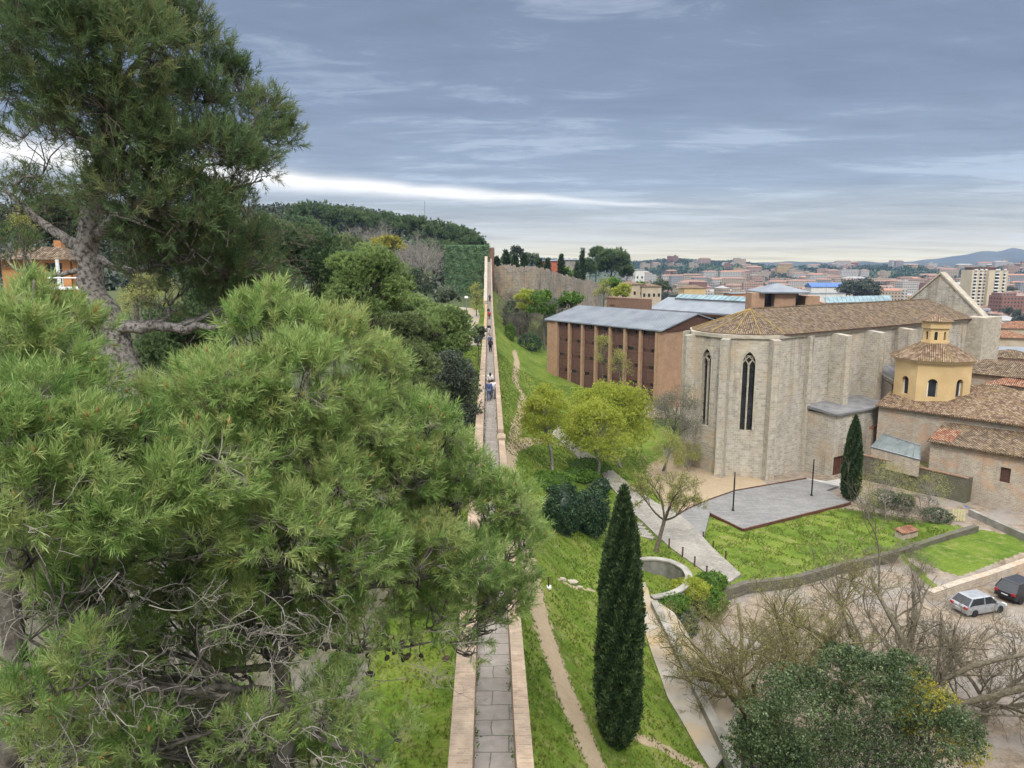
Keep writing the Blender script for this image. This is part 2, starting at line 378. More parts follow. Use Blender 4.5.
moss_wall = brick_mat('mossy_stone', (.16,.145,.11), (.11,.1,.08), (.16,.15,.12), .5, .25, .03, (.10,.11,.045), .8, .7, .95, .35)
paver = brick_mat('walkway_paver', (.40,.365,.33), (.33,.305,.275), (.19,.18,.15), .9, .62, .018, (.17,.15,.12), .5, .4, .9, .4)
plaza_pav = brick_mat('plaza_paving', (.25,.245,.235), (.195,.19,.185), (.14,.14,.135), 1.2, .4, .02, (.29,.28,.27), .5, .25, .85, .25)
path_pav = brick_mat('path_paving', (.34,.31,.27), (.25,.235,.21), (.2,.19,.16), .8, .5, .025, (.4,.37,.32), .6, .5, .9, .25, rot=.6)
conc = rough_mat('weathered_concrete', (.24,.225,.2), (.36,.34,.3), 1.2, .9, .4, .03, 8, big=(.5,(.17,.16,.13)))
conc_path = rough_mat('stained_concrete', (.24,.215,.175), (.36,.34,.30), .5, .9, .3, .02, 8, big=(.35,(.34,.25,.14)))
conc_dark = rough_mat('dark_streaked_concrete', (.12,.115,.1), (.22,.21,.19), 1.5, .9, .4, .03, 8)
steel_rust = rough_mat('weathering_steel', (.07,.03,.02), (.12,.05,.03), 3, .7, .2, .01)
zinc = rough_mat('zinc_roof', (.16,.18,.205), (.225,.245,.27), .3, .55, .1, .01, 6, .1, .4)
zinc_dark = rough_mat('dark_slate_roof', (.13,.13,.14), (.22,.215,.21), .8, .8, .3, .02)
tiles_brown = tile_mat('old_brown_roof_tile', [(.10,.075,.055), (.19,.14,.097), (.27,.20,.138), (.37,.31,.23)], (.30,.21,.07), .22)
tiles_warm = tile_mat('old_ochre_roof_tile', [(.12,.085,.06), (.25,.165,.11), (.36,.26,.175), (.47,.395,.3)], (.30,.24,.08), .25)
tiles_red = tile_mat('red_roof_tile', [(.2,.09,.06), (.32,.15,.09), (.4,.22,.14), (.45,.33,.25)], (.3,.25,.15), .3)
plaster_ochre = rough_mat('ochre_plaster', (.50,.35,.17), (.60,.44,.23), .5, .9, .15, .01, 7, big=(.3,(.5,.36,.18)))
plaster_trim = rough_mat('pale_ochre_plaster', (.60,.47,.28), (.68,.55,.35), .7, .9, .1, .01)
glass_dark = rough_mat('dark_glass', (.012,.014,.017), (.03,.034,.04), .7, .15, 0, 0, 3, 0, .6)
glass_sky = rough_mat('blue_green_rooflight', (.10,.165,.18), (.2,.30,.33), .6, .4, 0, 0, 4, 0, .6)
glass_grey = rough_mat('grey_rooflight_glass', (.10,.125,.12), (.16,.19,.185), .8, .5, 0, 0, 4, 0, .6)
panel_brown = brick_mat('brown_louvre', (.16,.085,.065), (.12,.065,.05), (.03,.018,.014), .35, 1.6, .03, (.13,.08,.06), .5, .4, .7, .5, 0)
black_metal = flat_mat('black_metal', (.02,.02,.022), .5, .3)
grey_metal = flat_mat('grey_metal', (.3,.31,.32), .45, .6)
white_paint = flat_mat('white_paint', (.75,.75,.73), .6)
wood_brown = rough_mat('dark_brown_wood', (.06,.03,.02), (.10,.05,.035), 4, .7, .2, .01)
gold = leaf_mat
# foliage
M_needle = leaf_mat('pine_needles_near', [(.062,.12,.032), (.122,.215,.055), (.205,.325,.085), (.32,.42,.14), (.34,.43,.15), (.44,.29,.12), (.46,.26,.1)], .35)
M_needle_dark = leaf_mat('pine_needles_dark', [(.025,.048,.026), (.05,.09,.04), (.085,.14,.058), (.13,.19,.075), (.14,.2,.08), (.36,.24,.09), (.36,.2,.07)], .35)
M_needle_mid = leaf_mat('pine_needles_mid', [(.06,.085,.035), (.12,.16,.06), (.175,.22,.08), (.23,.26,.11), (.24,.26,.11)], .25)
M_cone = leaf_mat('pollen_cones', [(.34,.17,.05), (.42,.24,.07), (.42,.32,.11)], .1)
M_pcone = leaf_mat('pine_cones', [(.03,.022,.018), (.06,.042,.03), (.1,.07,.05)], 0)
M_oak = leaf_mat('holm_oak_leaves', [(.018,.028,.017), (.042,.058,.034), (.075,.095,.058), (.15,.17,.125)], .12, .45, .4)
M_olive = leaf_mat('grey_green_leaves', [(.03,.048,.022), (.06,.085,.042), (.105,.135,.075), (.21,.235,.16)], .15, .5, .35)
M_lime = leaf_mat('fresh_lime_leaves', [(.18,.22,.025), (.30,.35,.045), (.42,.46,.07), (.52,.53,.15)], .55)
M_limepale = leaf_mat('pale_spring_leaves', [(.16,.17,.04), (.26,.27,.06), (.36,.37,.11), (.45,.44,.18)], .4)
M_green = leaf_mat('bright_green_leaves', [(.03,.07,.012), (.07,.14,.018), (.12,.22,.028), (.19,.29,.05)], .3)
M_hedge = leaf_mat('dark_hedge_leaves', [(.010,.026,.012), (.022,.052,.022), (.042,.09,.034), (.09,.14,.07)], .1, .45, .4)
M_cypress = leaf_mat('cypress_sprays', [(.010,.022,.010), (.026,.05,.018), (.055,.09,.032), (.10,.14,.055)], .1)
M_needle_far = leaf_mat('pine_needles_far', [(.085,.135,.045), (.165,.24,.08), (.25,.335,.11), (.33,.41,.16), (.34,.41,.16)], .45)
M_twig_lot = rough_mat('lot_twig_bark', (.085,.072,.05), (.18,.155,.105), 6, .9, 0, 0)
M_ivy = leaf_mat('ivy_leaves', [(.02,.05,.02), (.05,.10,.04), (.09,.155,.06), (.14,.20,.10)], .15, .5, .35)
M_yellow = leaf_mat('yellow_blossom', [(.10,.12,.03), (.34,.31,.04), (.50,.42,.05)], .3)
M_twig = rough_mat('grey_twig_bark', (.16,.14,.12), (.33,.30,.26), 6, .9, 0, 0)
M_twig_dark = rough_mat('brown_twig_bark', (.075,.06,.045), (.15,.125,.09), 6, .9, 0, 0)
M_twig_ochre = rough_mat('ochre_twig_bark', (.10,.085,.04), (.2,.17,.085), 6, .9, 0, 0)
M_bark = rough_mat('pine_bark', (.085,.07,.06), (.36,.33,.30), 14, .95, 1., .05, 8, lo=.38, hi=.58)
M_bark_dark = rough_mat('dark_bark', (.055,.047,.04), (.17,.15,.125), 6, .95, .6, .03)
M_evergreen = leaf_mat('evergreen_leaves', [(.022,.042,.014),(.05,.082,.028),(.095,.135,.05),(.22,.27,.14)], .2, .45, .4)
M_greyscrub = leaf_mat('grey_brown_leaves', [(.07,.075,.05),(.12,.125,.085),(.18,.18,.13),(.26,.26,.2)], .25)
M_grass = leaf_mat('grass_blades', [(.08,.115,.02), (.125,.18,.026), (.175,.225,.036), (.25,.25,.07)], .4)
M_scrub = leaf_mat('dry_scrub_twiglets', [(.08,.065,.05), (.14,.12,.09), (.19,.17,.12), (.2,.2,.1)], .2)
M_scrubbark = rough_mat('scrub_bark', (.11,.095,.08), (.2,.17,.14), 6, .9, 0, 0)
# ================================================================ camera, sun, sky
cam = bpy.data.objects.new('camera', bpy.data.cameras.new('camera')); COL.objects.link(cam); S.camera = cam
cam.location = (0,0,CZ); cam.rotation_euler = (math.pi/2-PIT, 0, 0); cam.data.lens = 36*FPX/1024; cam.data.sensor_width = 36
cam.data.clip_start = .1; cam.data.clip_end = 60000
SEL, SAZ = R(48), R(186)   # sun elevation, azimuth clockwise from +Y
sl = bpy.data.lights.new('sun', 'SUN'); sl.energy = 1.5; sl.angle = R(10); sl.color = (1,.95,.87)
so = bpy.data.objects.new('sun', sl); COL.objects.link(so)
sd = Vector((math.sin(SAZ)*math.cos(SEL), math.cos(SAZ)*math.cos(SEL), math.sin(SEL)))
so.rotation_euler = (-sd).to_track_quat('-Z','Y').to_euler(); so.location = (20,-20,80)
W = bpy.data.worlds.new('World'); S.world = W; W.use_nodes = True; nt = W.node_tree
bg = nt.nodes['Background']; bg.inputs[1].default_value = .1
sky = nt.nodes.new('ShaderNodeTexSky'); sky.sky_type = 'NISHITA'; sky.sun_disc = False; sky.sun_elevation = SEL; sky.sun_rotation = SAZ
g = coord(nt, 'Generated'); sx = nt.nodes.new('ShaderNodeSeparateXYZ'); nt.links.new(g, sx.inputs[0])
X, Y, Z = sx.outputs; zc = math_(nt, 'MAXIMUM', Z, 0.)
den = math_(nt, 'ADD', zc, .035)
cv = nt.nodes.new('ShaderNodeCombineXYZ'); nt.links.new(math_(nt,'DIVIDE',X,den), cv.inputs[0]); nt.links.new(math_(nt,'DIVIDE',Y,den), cv.inputs[1])
n1 = noise(nt, cv.outputs[0], .55, 7, .58, .5, (.55,1.0,1)); n2 = noise(nt, cv.outputs[0], 2.6, 8, .66, .6, (.62,1.15,1)); n3 = noise(nt, cv.outputs[0], .16, 4, .5, .3, (.7,1,1))
base = ramp(nt, zc, [(0,(.80,.68,.33)), (.022,(.62,.56,.34)), (.05,(.375,.385,.335)), (.10,(.23,.28,.345)), (.2,(.155,.195,.268)), (.34,(.13,.165,.232)), (.46,(1.0,1.03,1.08)), (.7,(1.9,1.92,1.96))])  # upper stops: sky overhead, out of view, brightened to light the ground
e = nt.nodes  # brightness from streaks
st = math_(nt, 'ADD', math_(nt,'MULTIPLY',n1,.9), math_(nt,'ADD', math_(nt,'MULTIPLY',n2,.42), math_(nt,'MULTIPLY',n3,.5)))
mul = nt.nodes.new('ShaderNodeMapRange'); nt.links.new(st, mul.inputs[0]); mul.inputs[1].default_value=.70; mul.inputs[2].default_value=1.2; mul.inputs[3].default_value=.70; mul.inputs[4].default_value=1.27; mul.clamp=True
cb = nt.nodes.new('ShaderNodeCombineXYZ'); [nt.links.new(mul.outputs[0], cb.inputs[i]) for i in range(3)]
cl = mixc(nt, 1., base, cb.outputs[0], 'MULTIPLY')
hi = ramp(nt, st, [(.93,(0,0,0)), (1.,(1,1,1))])
cl = mixc(nt, math_(nt,'MULTIPLY',hi,.2), cl, (.50,.55,.60))
# the long bright gap low in the cloud deck
wob = math_(nt,'MULTIPLY', math_(nt,'SUBTRACT', noise(nt, g, 9., 4, .5, 0, (1,1,3)), .5), .012)
z0 = math_(nt,'ADD', math_(nt,'SUBTRACT', .0865, math_(nt,'MULTIPLY', X, .06)), wob)
wd = math_(nt,'MAXIMUM', math_(nt,'SUBTRACT', .0050, math_(nt,'MULTIPLY', X, .018)), .0022)
q = math_(nt,'DIVIDE', math_(nt,'SUBTRACT', Z, z0), wd)
gs = math_(nt,'EXPONENT', math_(nt,'MULTIPLY', math_(nt,'MULTIPLY', q, q), -.8))
fade = ramp(nt, math_(nt,'ADD',X,.5), [(0,(1,1,1)), (.42,(1,1,1)), (.72,(.25,.25,.25)), (.85,(0,0,0))])
yp = math_(nt,'GREATER_THAN', Y, 0.)
gs = math_(nt,'MULTIPLY', math_(nt,'MULTIPLY', gs, fade), math_(nt,'MULTIPLY', yp, math_(nt,'ADD', .6, math_(nt,'MULTIPLY', n2, .9))))
gs = math_(nt,'MINIMUM', gs, 1.)
cl = mixc(nt, gs, cl, (.74,.72,.68))
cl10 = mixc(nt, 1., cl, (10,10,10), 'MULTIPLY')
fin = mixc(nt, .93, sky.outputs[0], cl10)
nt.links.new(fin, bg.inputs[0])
vs = S.view_settings; vs.view_transform = 'Standard'; vs.look = 'None'; vs.exposure = .75; vs.gamma = 1.; vs.use_curve_mapping = False
S.render.engine = 'CYCLES'; cy = S.cycles; cy.max_bounces = 5; cy.diffuse_bounces = 3; cy.glossy_bounces = 2; cy.transmission_bounces = 3; cy.transparent_max_bounces = 4; cy.volume_bounces = 0
cy.use_denoising = True; cy.caustics_reflective = False; cy.caustics_refractive = False
# ================================================================ terrain sheet
def axis_lines(a, b, step, ends, k=1.16):
    l = list(np.arange(a, b+1e-6, step)); s = step; x = l[-1]
    while x < ends[1]: s *= k; x += s; l.append(min(x, ends[1]))
    s = step; x = l[0]; pre = []
    while x > ends[0]: s *= k; x -= s; pre.append(max(x, ends[0]))
    return np.array(pre[::-1]+l)
gx = axis_lines(-12, 62, .36, (-6350,6350)); gy = axis_lines(4, 112, .42, (-6350,6350))
GX, GY = np.meshgrid(gx, gy); GZ = H(GX.ravel(), GY.ravel())
nx, ny = len(gx), len(gy); idx = np.arange(nx*ny).reshape(ny, nx)
F = np.stack([idx[:-1,:-1], idx[:-1,1:], idx[1:,1:], idx[1:,:-1]], -1).reshape(-1,4)
V = np.stack([GX.ravel(), GY.ravel(), GZ], 1)
x_, y_ = V[:,0], V[:,1]
def g2(pts): return [gp(*p)[:2] for p in pts]
TR = [(g2([(507,452),(512,480),(520,520),(531,575),(538,610),(552,655),(568,700),(588,745),(606,790)]), .62),
      (g2([(512,346),(517,360),(515,382),(524,396),(521,412),(516,430),(512,450),(509,462)]), .55),
      (g2([(632,735),(650,742),(680,757),(700,768)]), .35), (g2([(555,577),(590,590),(604,598)]), .16),
      (g2([(560,445),(548,440),(530,440),(515,447)]), .5)]
SAND = [g2([(655,468),(660,488),(676,510),(700,506),(733,489),(806,477),(812,484),(860,470),(757,452),(690,448)])]
sand = np.zeros(len(V))
for pl, w in TR: sand = np.maximum(sand, 1.15-pldist(x_, y_, pl)/w*.62)
for p in SAND:
    dd = pldist(x_, y_, p, True); sand = np.maximum(sand, np.where(inpoly(x_,y_,p), 1., 1-dd/2.2))
dirt = np.where(inpoly(x_,y_,LOT), 1., 1-pldist(x_,y_,LOT,True)/.8)
lawn2 = g2([(905,552),(975,532),(1018,552),(950,575)])
sw = x_-wallx(y_)
d_ = np.hypot(x_,y_)
garden = np.where((sw < -4.5)&(y_<60), 1, 0)*.75
dirt = np.maximum(dirt, garden)
dirt = np.maximum(dirt, np.where((sw>34)&(d_>85)&(d_<600), .9, 0))
strip = g2([(905,556),(940,592),(1030,560),(1022,553),(960,577)]); dirt = np.maximum(dirt, np.where(inpoly(x_,y_,strip), .9, 0))
wood = np.maximum(ss(150, 330, d_), np.where(sw < -5.5, ss(30,60,y_)*.85, 0)); wood = np.maximum(wood, np.where((sw<-4.5)&(y_<60), .55, 0)); wood = np.where((sw>1)&(y_<125)&(x_<60), 0, wood); garden_ = 0
np_terr = np_mesh('terrain', V, [F], [], smooth=True)
for nm, ar in (('sand',sand),('dirt',dirt),('wood',wood)):
    a = np_terr.data.attributes.new(nm,'FLOAT','POINT'); a.data.foreach_set('value', np.clip(ar,0,1.2).astype(np.float32))
m, nt, b = new_mat('ground'); v = coord(nt)
nA = noise(nt, v, .22, 6, .6); nB = noise(nt, v, 1.3, 6, .65); nC = noise(nt, v, 7, 5, .7); nD = noise(nt, v, 28, 3, .7)
gr = ramp(nt, math_(nt,'ADD', math_(nt,'MULTIPLY',nA,.5), math_(nt,'ADD', math_(nt,'MULTIPLY',nB,.3), math_(nt,'MULTIPLY',nC,.2))), [(.36,(.05,.09,.016)), (.45,(.095,.155,.022)), (.54,(.145,.20,.032)), (.66,(.21,.215,.06))])
gr = mixc(nt, ramp(nt, nC, [(.46,(0,0,0)), (.66,(1,1,1))]), gr, mixc(nt, 1., gr, (.42,.5,.42), 'MULTIPLY'))
gr = mixc(nt, ramp(nt, nD, [(.35,(0,0,0)), (.7,(.7,.7,.7))]), gr, mixc(nt, 1., gr, (1.35,1.25,1.), 'MULTIPLY'))
dry = mixc(nt, nC, (.22,.17,.10), (.33,.27,.17)); gr = mixc(nt, math_(nt,'MULTIPLY', ramp(nt, nB, [(.54,(0,0,0)), (.66,(1,1,1))]), .45), gr, dry)
sa = mixc(nt, nB, (.33,.25,.16), (.46,.37,.255)); sa = mixc(nt, ramp(nt, nC, [(.45,(0,0,0)), (.8,(1,1,1))]), sa, (.27,.21,.14))
di = ramp(nt, math_(nt,'ADD', math_(nt,'MULTIPLY',nB,.6), math_(nt,'MULTIPLY',nC,.4)), [(.36,(.13,.10,.07)), (.5,(.265,.21,.155)), (.64,(.37,.305,.235))])
di = mixc(nt, math_(nt,'MULTIPLY', ramp(nt, nA, [(.47,(0,0,0)), (.6,(1,1,1))]), .6), di, (.29,.27,.25))
def at_(nm):
    a = nt.nodes.new('ShaderNodeAttribute'); a.attribute_name = nm; return a.outputs['Fac']
def thr(a, k=.9):
    return ramp(nt, math_(nt,'ADD', a, math_(nt,'MULTIPLY', math_(nt,'SUBTRACT', math_(nt,'ADD', math_(nt,'MULTIPLY',nB,.5), math_(nt,'MULTIPLY',nC,.5)), .5), k)), [(.42,(0,0,0)), (.58,(1,1,1))])
col = mixc(nt, thr(at_('sand'),1.9), gr, sa); col = mixc(nt, thr(at_('dirt'),.8), col, di)
wd_ = mixc(nt, noise(nt, v, .012, 8, .7), (.035,.05,.03), (.10,.11,.06)); col = mixc(nt, at_('wood'), col, wd_)
nt.links.new(col, b.inputs['Base Color']); b.inputs['Roughness'].default_value = .95; b.inputs['Specular IOR Level'].default_value = .1
bump(nt, b, math_(nt,'ADD', nC, math_(nt,'MULTIPLY',nD,.6)), .7, .08)
np_terr.data.materials.append(m); tag(np_terr, kind='structure')
# ---- draped slabs
def slab(name, poly, z, mat, th=.35, mtop=None, kind='structure', lift=.06):
    mb = MB(); zs = [h1(*p[:2])+lift for p in poly] if z is None else [z]*len(poly)
    mb.prism([p[:2] for p in poly], [q-th for q in zs], zs, 0)
    o = mb.build(name, mat, org=(poly[0][0],poly[0][1],zs[0])); 
    if kind: tag(o, kind=kind)
    return o
def strip_mesh(name, Lp, Rp, mat, lift=.07, n=60, th=.3):
    def res(pl):
        pl = np.array([p[:2] for p in pl]); d = np.concatenate([[0],np.cumsum(np.linalg.norm(np.diff(pl,axis=0),axis=1))]); t = np.linspace(0,d[-1],n)
        return np.stack([np.interp(t,d,pl[:,i]) for i in range(2)],1)
    a, c = res(Lp), res(Rp); mb = MB(); zc = (H(a[:,0],a[:,1])+H(c[:,0],c[:,1]))/2; zc = np.maximum(np.maximum(H(a[:,0],a[:,1]),H(c[:,0],c[:,1])), zc)+lift
    for _ in range(4): zc[1:-1] = .25*zc[:-2]+.5*zc[1:-1]+.25*zc[2:]
    zc += .03
    mb.rings([[(a[i,0],a[i,1],zc[i]-th),(a[i,0],a[i,1],zc[i]),(c[i,0],c[i,1],zc[i]),(c[i,0],c[i,1],zc[i]-th)] for i in range(n)])
    o = mb.build(name, mat, org=(a[0,0],a[0,1],zc[0])); return tag(o, kind='structure')
strip_mesh('paved_path', [gp(*p) for p in [(551,434),(560,441),(582,462),(602,476),(629,509),(650,530),(669,547),(695,566),(724,588)]], [gp(*p) for p in [(560,430),(576,447),(605,466),(637,494),(655,507),(675,520),(690,533),(713,553),(741,577)]], path_pav)
strip_mesh('concrete_path', [gp(*p) for p in [(634,588),(637,608),(650,650),(668,700),(692,742),(712,775)]], [gp(*p) for p in [(645,586),(650,604),(672,650),(700,700),(729,748),(742,775)]], conc_path)
PLZ = [at(*p,1.25) for p in [(668,521),(690,508),(712,499),(735,491),(770,485),(806,479),(838,486),(826,490),(850,502),(743,528.5),(710,512.5),(703,540)]]
slab('plaza', PLZ, 1.25, plaza_pav, 1.6)
slab('plaza_apron', [at(*p,1.2) for p in [(806,479),(826,481.5),(842,479),(852,484),(838,486.5)]], 1.27, rough_mat('pale_paving',(.4,.38,.35),(.5,.48,.44),1.), .5)
def edge(name, label, cat, pts, z, w, h, mat, dz=0):
    mb = MB(); P = [np.array(p) for p in pts]
    for a, c in zip(P[:-1], P[1:]):
        d = c-a; d[2] = 0; L = np.linalg.norm(d); nrm = np.array([d[1],-d[0],0])/L
        mb.obox((a[0],a[1],z-h), d, nrm*w, (0,0,h))
    return tag(mb.build(name, mat, org=(P[0][0],P[0][1],z-h)), label, cat)
edge('steel_edging', 'low rusty steel edge along the front of the grey paved plaza beside the lawn', 'edging', [at(*p,1.25) for p in [(710,512.7),(743,528.9),(850,502.3)]], 1.28, .14, .55, steel_rust)
edge('plaza_kerb', 'thin dark kerb curving between the sandy ground and grey plaza', 'kerb', [at(*p,1.25) for p in [(667,520.5),(690,507.5),(712,498.6),(735,490.6),(770,484.6),(806,478.4)]], 1.36, .09, .3, steel_rust)
# ================================================================ rampart walk
Zw = 16.5
ww = thing('wall_walk', 'long brick topped wall walk running straight away towards the ivy covered tower', 'rampart', (wallx(2),2,9))
ys = np.concatenate([np.arange(2,150,4.), np.arange(150,233,3.)])
def wz(y): return float(np.interp(y,[0,150,170,200,215,232],[Zw,Zw,18.5,23,26,28.2]))
def sweep(mb, ys, x0, x1, zb, zt, jit=0):
    rs = []
    for y in ys:
        c = float(wallx(y)); b0 = wz(y)+zb if zb > -5 else 6.; j = random.uniform(-jit,jit)
        rs.append([(c+x0+j,y,b0),(c+x0+j,y,wz(y)+zt+j),(c+x1,y,wz(y)+zt+j),(c+x1,y,b0)])
    mb.rings(rs)
mb = MB(); sweep(mb, ys, -1.0, .83, -20, -.02); mb.build('wall_body', stone_rubble, ww)
mb = MB(); sweep(mb, ys, -.47, .47, -.02, .0); mb.build('walkway_paving', paver, ww)
ysn = np.arange(2,120.1,2.)
mb = MB(); sweep(mb, ysn, -1.0, -.48, -.02, 1.0, .006); mb.build('parapet', brick_coping, ww)
ysf = np.arange(120,163,2.)
mb = MB(); sweep(mb, ysf, -1.0, -.48, -.02, 1.02, .01); mb.build('parapet', brick_lichen, ww)
mb = MB(); sweep(mb, np.arange(163,233,3.), -1.3, -.48, -.02, 1.7, .06); mb.build('parapet', stone_rubble, ww)
mb = MB(); sweep(mb, np.arange(2,44.1,2.), .47, .83, -.02, .95, .006); mb.build('parapet', brick_coping, ww)
mb = MB(); sweep(mb, np.arange(44.02,232,3.), .45, .80, -.02, 1.16, .01); mb.build('parapet', brick_coping, ww)
mb = MB(); c = float(wallx(43)); mb.box((c+.65,42.6,Zw+1.02),(.5,.9,.16)); mb.build('coping_block', brick_coping, ww)
# small weeds along the inner edge of the walkway
lv = Leaves(); t4 = leafclump(7,.09,.07); n = 520
yy = np.concatenate([rng.uniform(10,34,n//2), rng.uniform(34,75,n//2)]); clus = np.sin(yy*2.1)+np.sin(yy*.83+1)+np.sin(yy*5.3)*.5; yy = yy[clus > -.3]; left = rng.random(len(yy)) < .62
xx = wallx(yy)+np.where(left, -.44, .44)+rng.normal(size=len(yy))*.02
lv.put(*t4, np.stack([xx,yy,np.full(len(yy),Zw+.04)+rng.random(len(yy))*.12],1), np.tile([0,0,1.],(len(yy),1)), rng.uniform(.5,1.3,len(yy)), rng.random(len(yy))*.8)
tag(lv.build('weeds', M_green, None), kind='stuff')
# ivy tower
P0 = atd(446,270,233)[0]; P1 = atd(488,270,233)[0]
tw = thing('ivy_tower', 'tall square tower smothered in dark green ivy where the wall walk ends', 'tower', ((P0+P1)/2,240,14))
zt = atd(466,246.5,233)[2]
mb = MB(); mb.box(((P0+P1)/2,240.,(zt+11)/2),(P1-P0,14,zt-11)); mb.box((P1+.9,239.5,(zt+11)/2),(1.8,11,zt-11.6)); mb.build('wall', brick_old, tw)
lv = Leaves(); t5 = leafclump(6,.4,.42,1.6); n = 4600
px_ = rng.uniform(P0-.3,P1+.2,n); pz_ = rng.uniform(12,zt+.25,n); py_ = 233-rng.uniform(0,.45,n)
k = (np.sin(pz_*1.9+np.sin(px_*1.1)*1.5)+np.sin(px_*2.3+pz_*.6))*.12
lv.put(*t5, np.stack([px_,py_,pz_],1), np.tile([0,-1,.2],(n,1)), rng.uniform(.7,1.2,n), .38+k+rng.normal(size=n)*.14)
n = 1500; lv.put(*t5, np.stack([rng.uniform(P0,P1,n), 233+rng.uniform(0,13,n), np.full(n,zt)+rng.random(n)*.3],1), np.tile([0,0,1.],(n,1)), rng.uniform(.7,1.2,n), .5+rng.normal(size=n)*.15)
n = 1200; lv.put(*t5, np.stack([np.full(n,P0-.1)-rng.random(n)*.3, 233+rng.uniform(0,13,n), rng.uniform(12,zt,n)],1), np.tile([-1.,0,.2],(n,1)), rng.uniform(.7,1.2,n), .4+rng.normal(size=n)*.15)
lv.build('ivy', leaf_mat('tower_ivy', [(.04,.095,.04),(.10,.18,.075),(.17,.27,.12),(.24,.34,.17)], .3, .5, .35), tw)
# old stone rampart on the right
ra = thing('old_rampart', 'high weathered stone rampart curving right behind the trees and below the cypresses', 'rampart', atd(535,300,228))
prof = [(493,267,235),(505,267,232),(520,268,229),(535,268.5,226),(545,271,230),(558,275,238),(572,279,247),(585,282,257),(600,284,268)]
mb = MB(); fr = []; 
for i, (px,py,Yd) in enumerate(prof): fr.append(atd(px,py,Yd))
mb.rings([[(p[0],p[1],5),(p[0],p[1],p[2]),(p[0]+1.2,p[1]+3.5,p[2]),(p[0]+1.2,p[1]+3.5,5)] for p in fr]); mb.build('wall', stone_rampart, ra)
mb = MB(); rs = []
for a, c in zip(fr[:-1], fr[1:]):
    for j in range(6):
        q = a+(c-a)*j/6
        for hh_ in (lambda v: [v,v])(random.uniform(.05,.9)): rs.append([(q[0]+.15+len(rs)%2*.01,q[1]+.3,q[2]-.2),(q[0]+.15,q[1]+.3,q[2]+hh_),(q[0]+.35,q[1]+1.1,q[2]+hh_),(q[0]+.35,q[1]+1.1,q[2]-.2)]); q = q+(c-a)*.13
mb.rings(rs); mb.build('parapet', stone_rampart, ra)
# ================================================================ generic openings
def rect(u, z, w, h): return [(u,z),(u+w,z),(u+w,z+h),(u,z+h)]
def arch(u, z, w, h, n=7, pointed=True):
    """pointed arch opening, u = centre"""
    r = w if pointed else w/2; hs = h-(math.sqrt(3)/2*w if pointed else w/2); pts = [(u-w/2,z),(u+w/2,z)]
    if pointed:
        for i in range(n): a = i/(n-1)*math.pi/3; pts.append((u-w/2+w*math.cos(a), z+hs+w*math.sin(a)))
        for i in range(1,n): a = 2*math.pi/3+i/(n-1)*math.pi/3; pts.append((u+w/2+w*math.cos(a), z+hs+w*math.sin(a)))
    else:
        for i in range(2*n-1): a = i/(2*n-2)*math.pi; pts.append((u+w/2*math.cos(a), z+hs+w/2*math.sin(a)))
    return pts
# ================================================================ church
CA = np.array([.834,.552]); CN = np.array([.552,-.834]); V2 = np.array([32.2,88.1]); ZE = 19.1; ZR = 21.9; HW = 6.7
def cp(s, q, z=None):
    p = V2+CA*s+CN*q; return (p[0],p[1]) if z is None else (p[0],p[1],z)
ch = thing('church', 'large pale stone gothic church with tiled roof, tall lancet windows and buttresses', 'church', (V2[0],V2[1],1))
Cc = V2-CA*1.38*2-CN*HW*1.0; 
cs, cq = 2.77, -HW
def oct_v(ang, Rr):  # angle from -axis (apse front) towards the south side
    d = -CA*math.cos(ang)+CN*math.sin(ang); return V2+CA*cs+CN*cq+d*Rr
RA = HW/math.cos(math.pi/8)
vs_ = [oct_v(math.radians(a), RA) for a in (67.5,22.5,-22.5,-67.5,-112.5)]
wallmb = MB(); Zb = 0.
segs = [(cp(49.3,0), cp(0,0)), (tuple(vs_[0]), tuple(vs_[1])), (tuple(vs_[1]), tuple(vs_[2])), (tuple(vs_[2]), tuple(vs_[3])), (tuple(vs_[3]), cp(49.3,-2*HW))]
win_faces = []
for i, (a, c) in enumerate(segs):
    a = np.array(a); c = np.array(c); L = np.linalg.norm(c-a); t = (c-a)/L; inn = np.array([t[1],-t[0]])
    cen = np.array(cp(10,-HW)) if i in (0,4) else V2+CA*cs+CN*cq
    if np.dot(inn, cen-(a+c)/2) < 0: inn = -inn
    holes = [arch(L/2+(.0 if i==1 else .3), 7.0, 1.75 if i==1 else 1.7, 10.2)] if i in (1,2) else []
    Wf = wallmb.face_holes(a, c, Zb, ZE, holes, .75, inn)
    if holes: win_faces.append((Wf, holes[0], L/2+(.0 if i==1 else .3)))
wallmb.quad(cp(49.3,0,Zb), cp(49.3,0,ZE), cp(49.3,-2*HW,ZE), cp(49.3,-2*HW,Zb))
wallmb.build('wall', stone_church, ch)
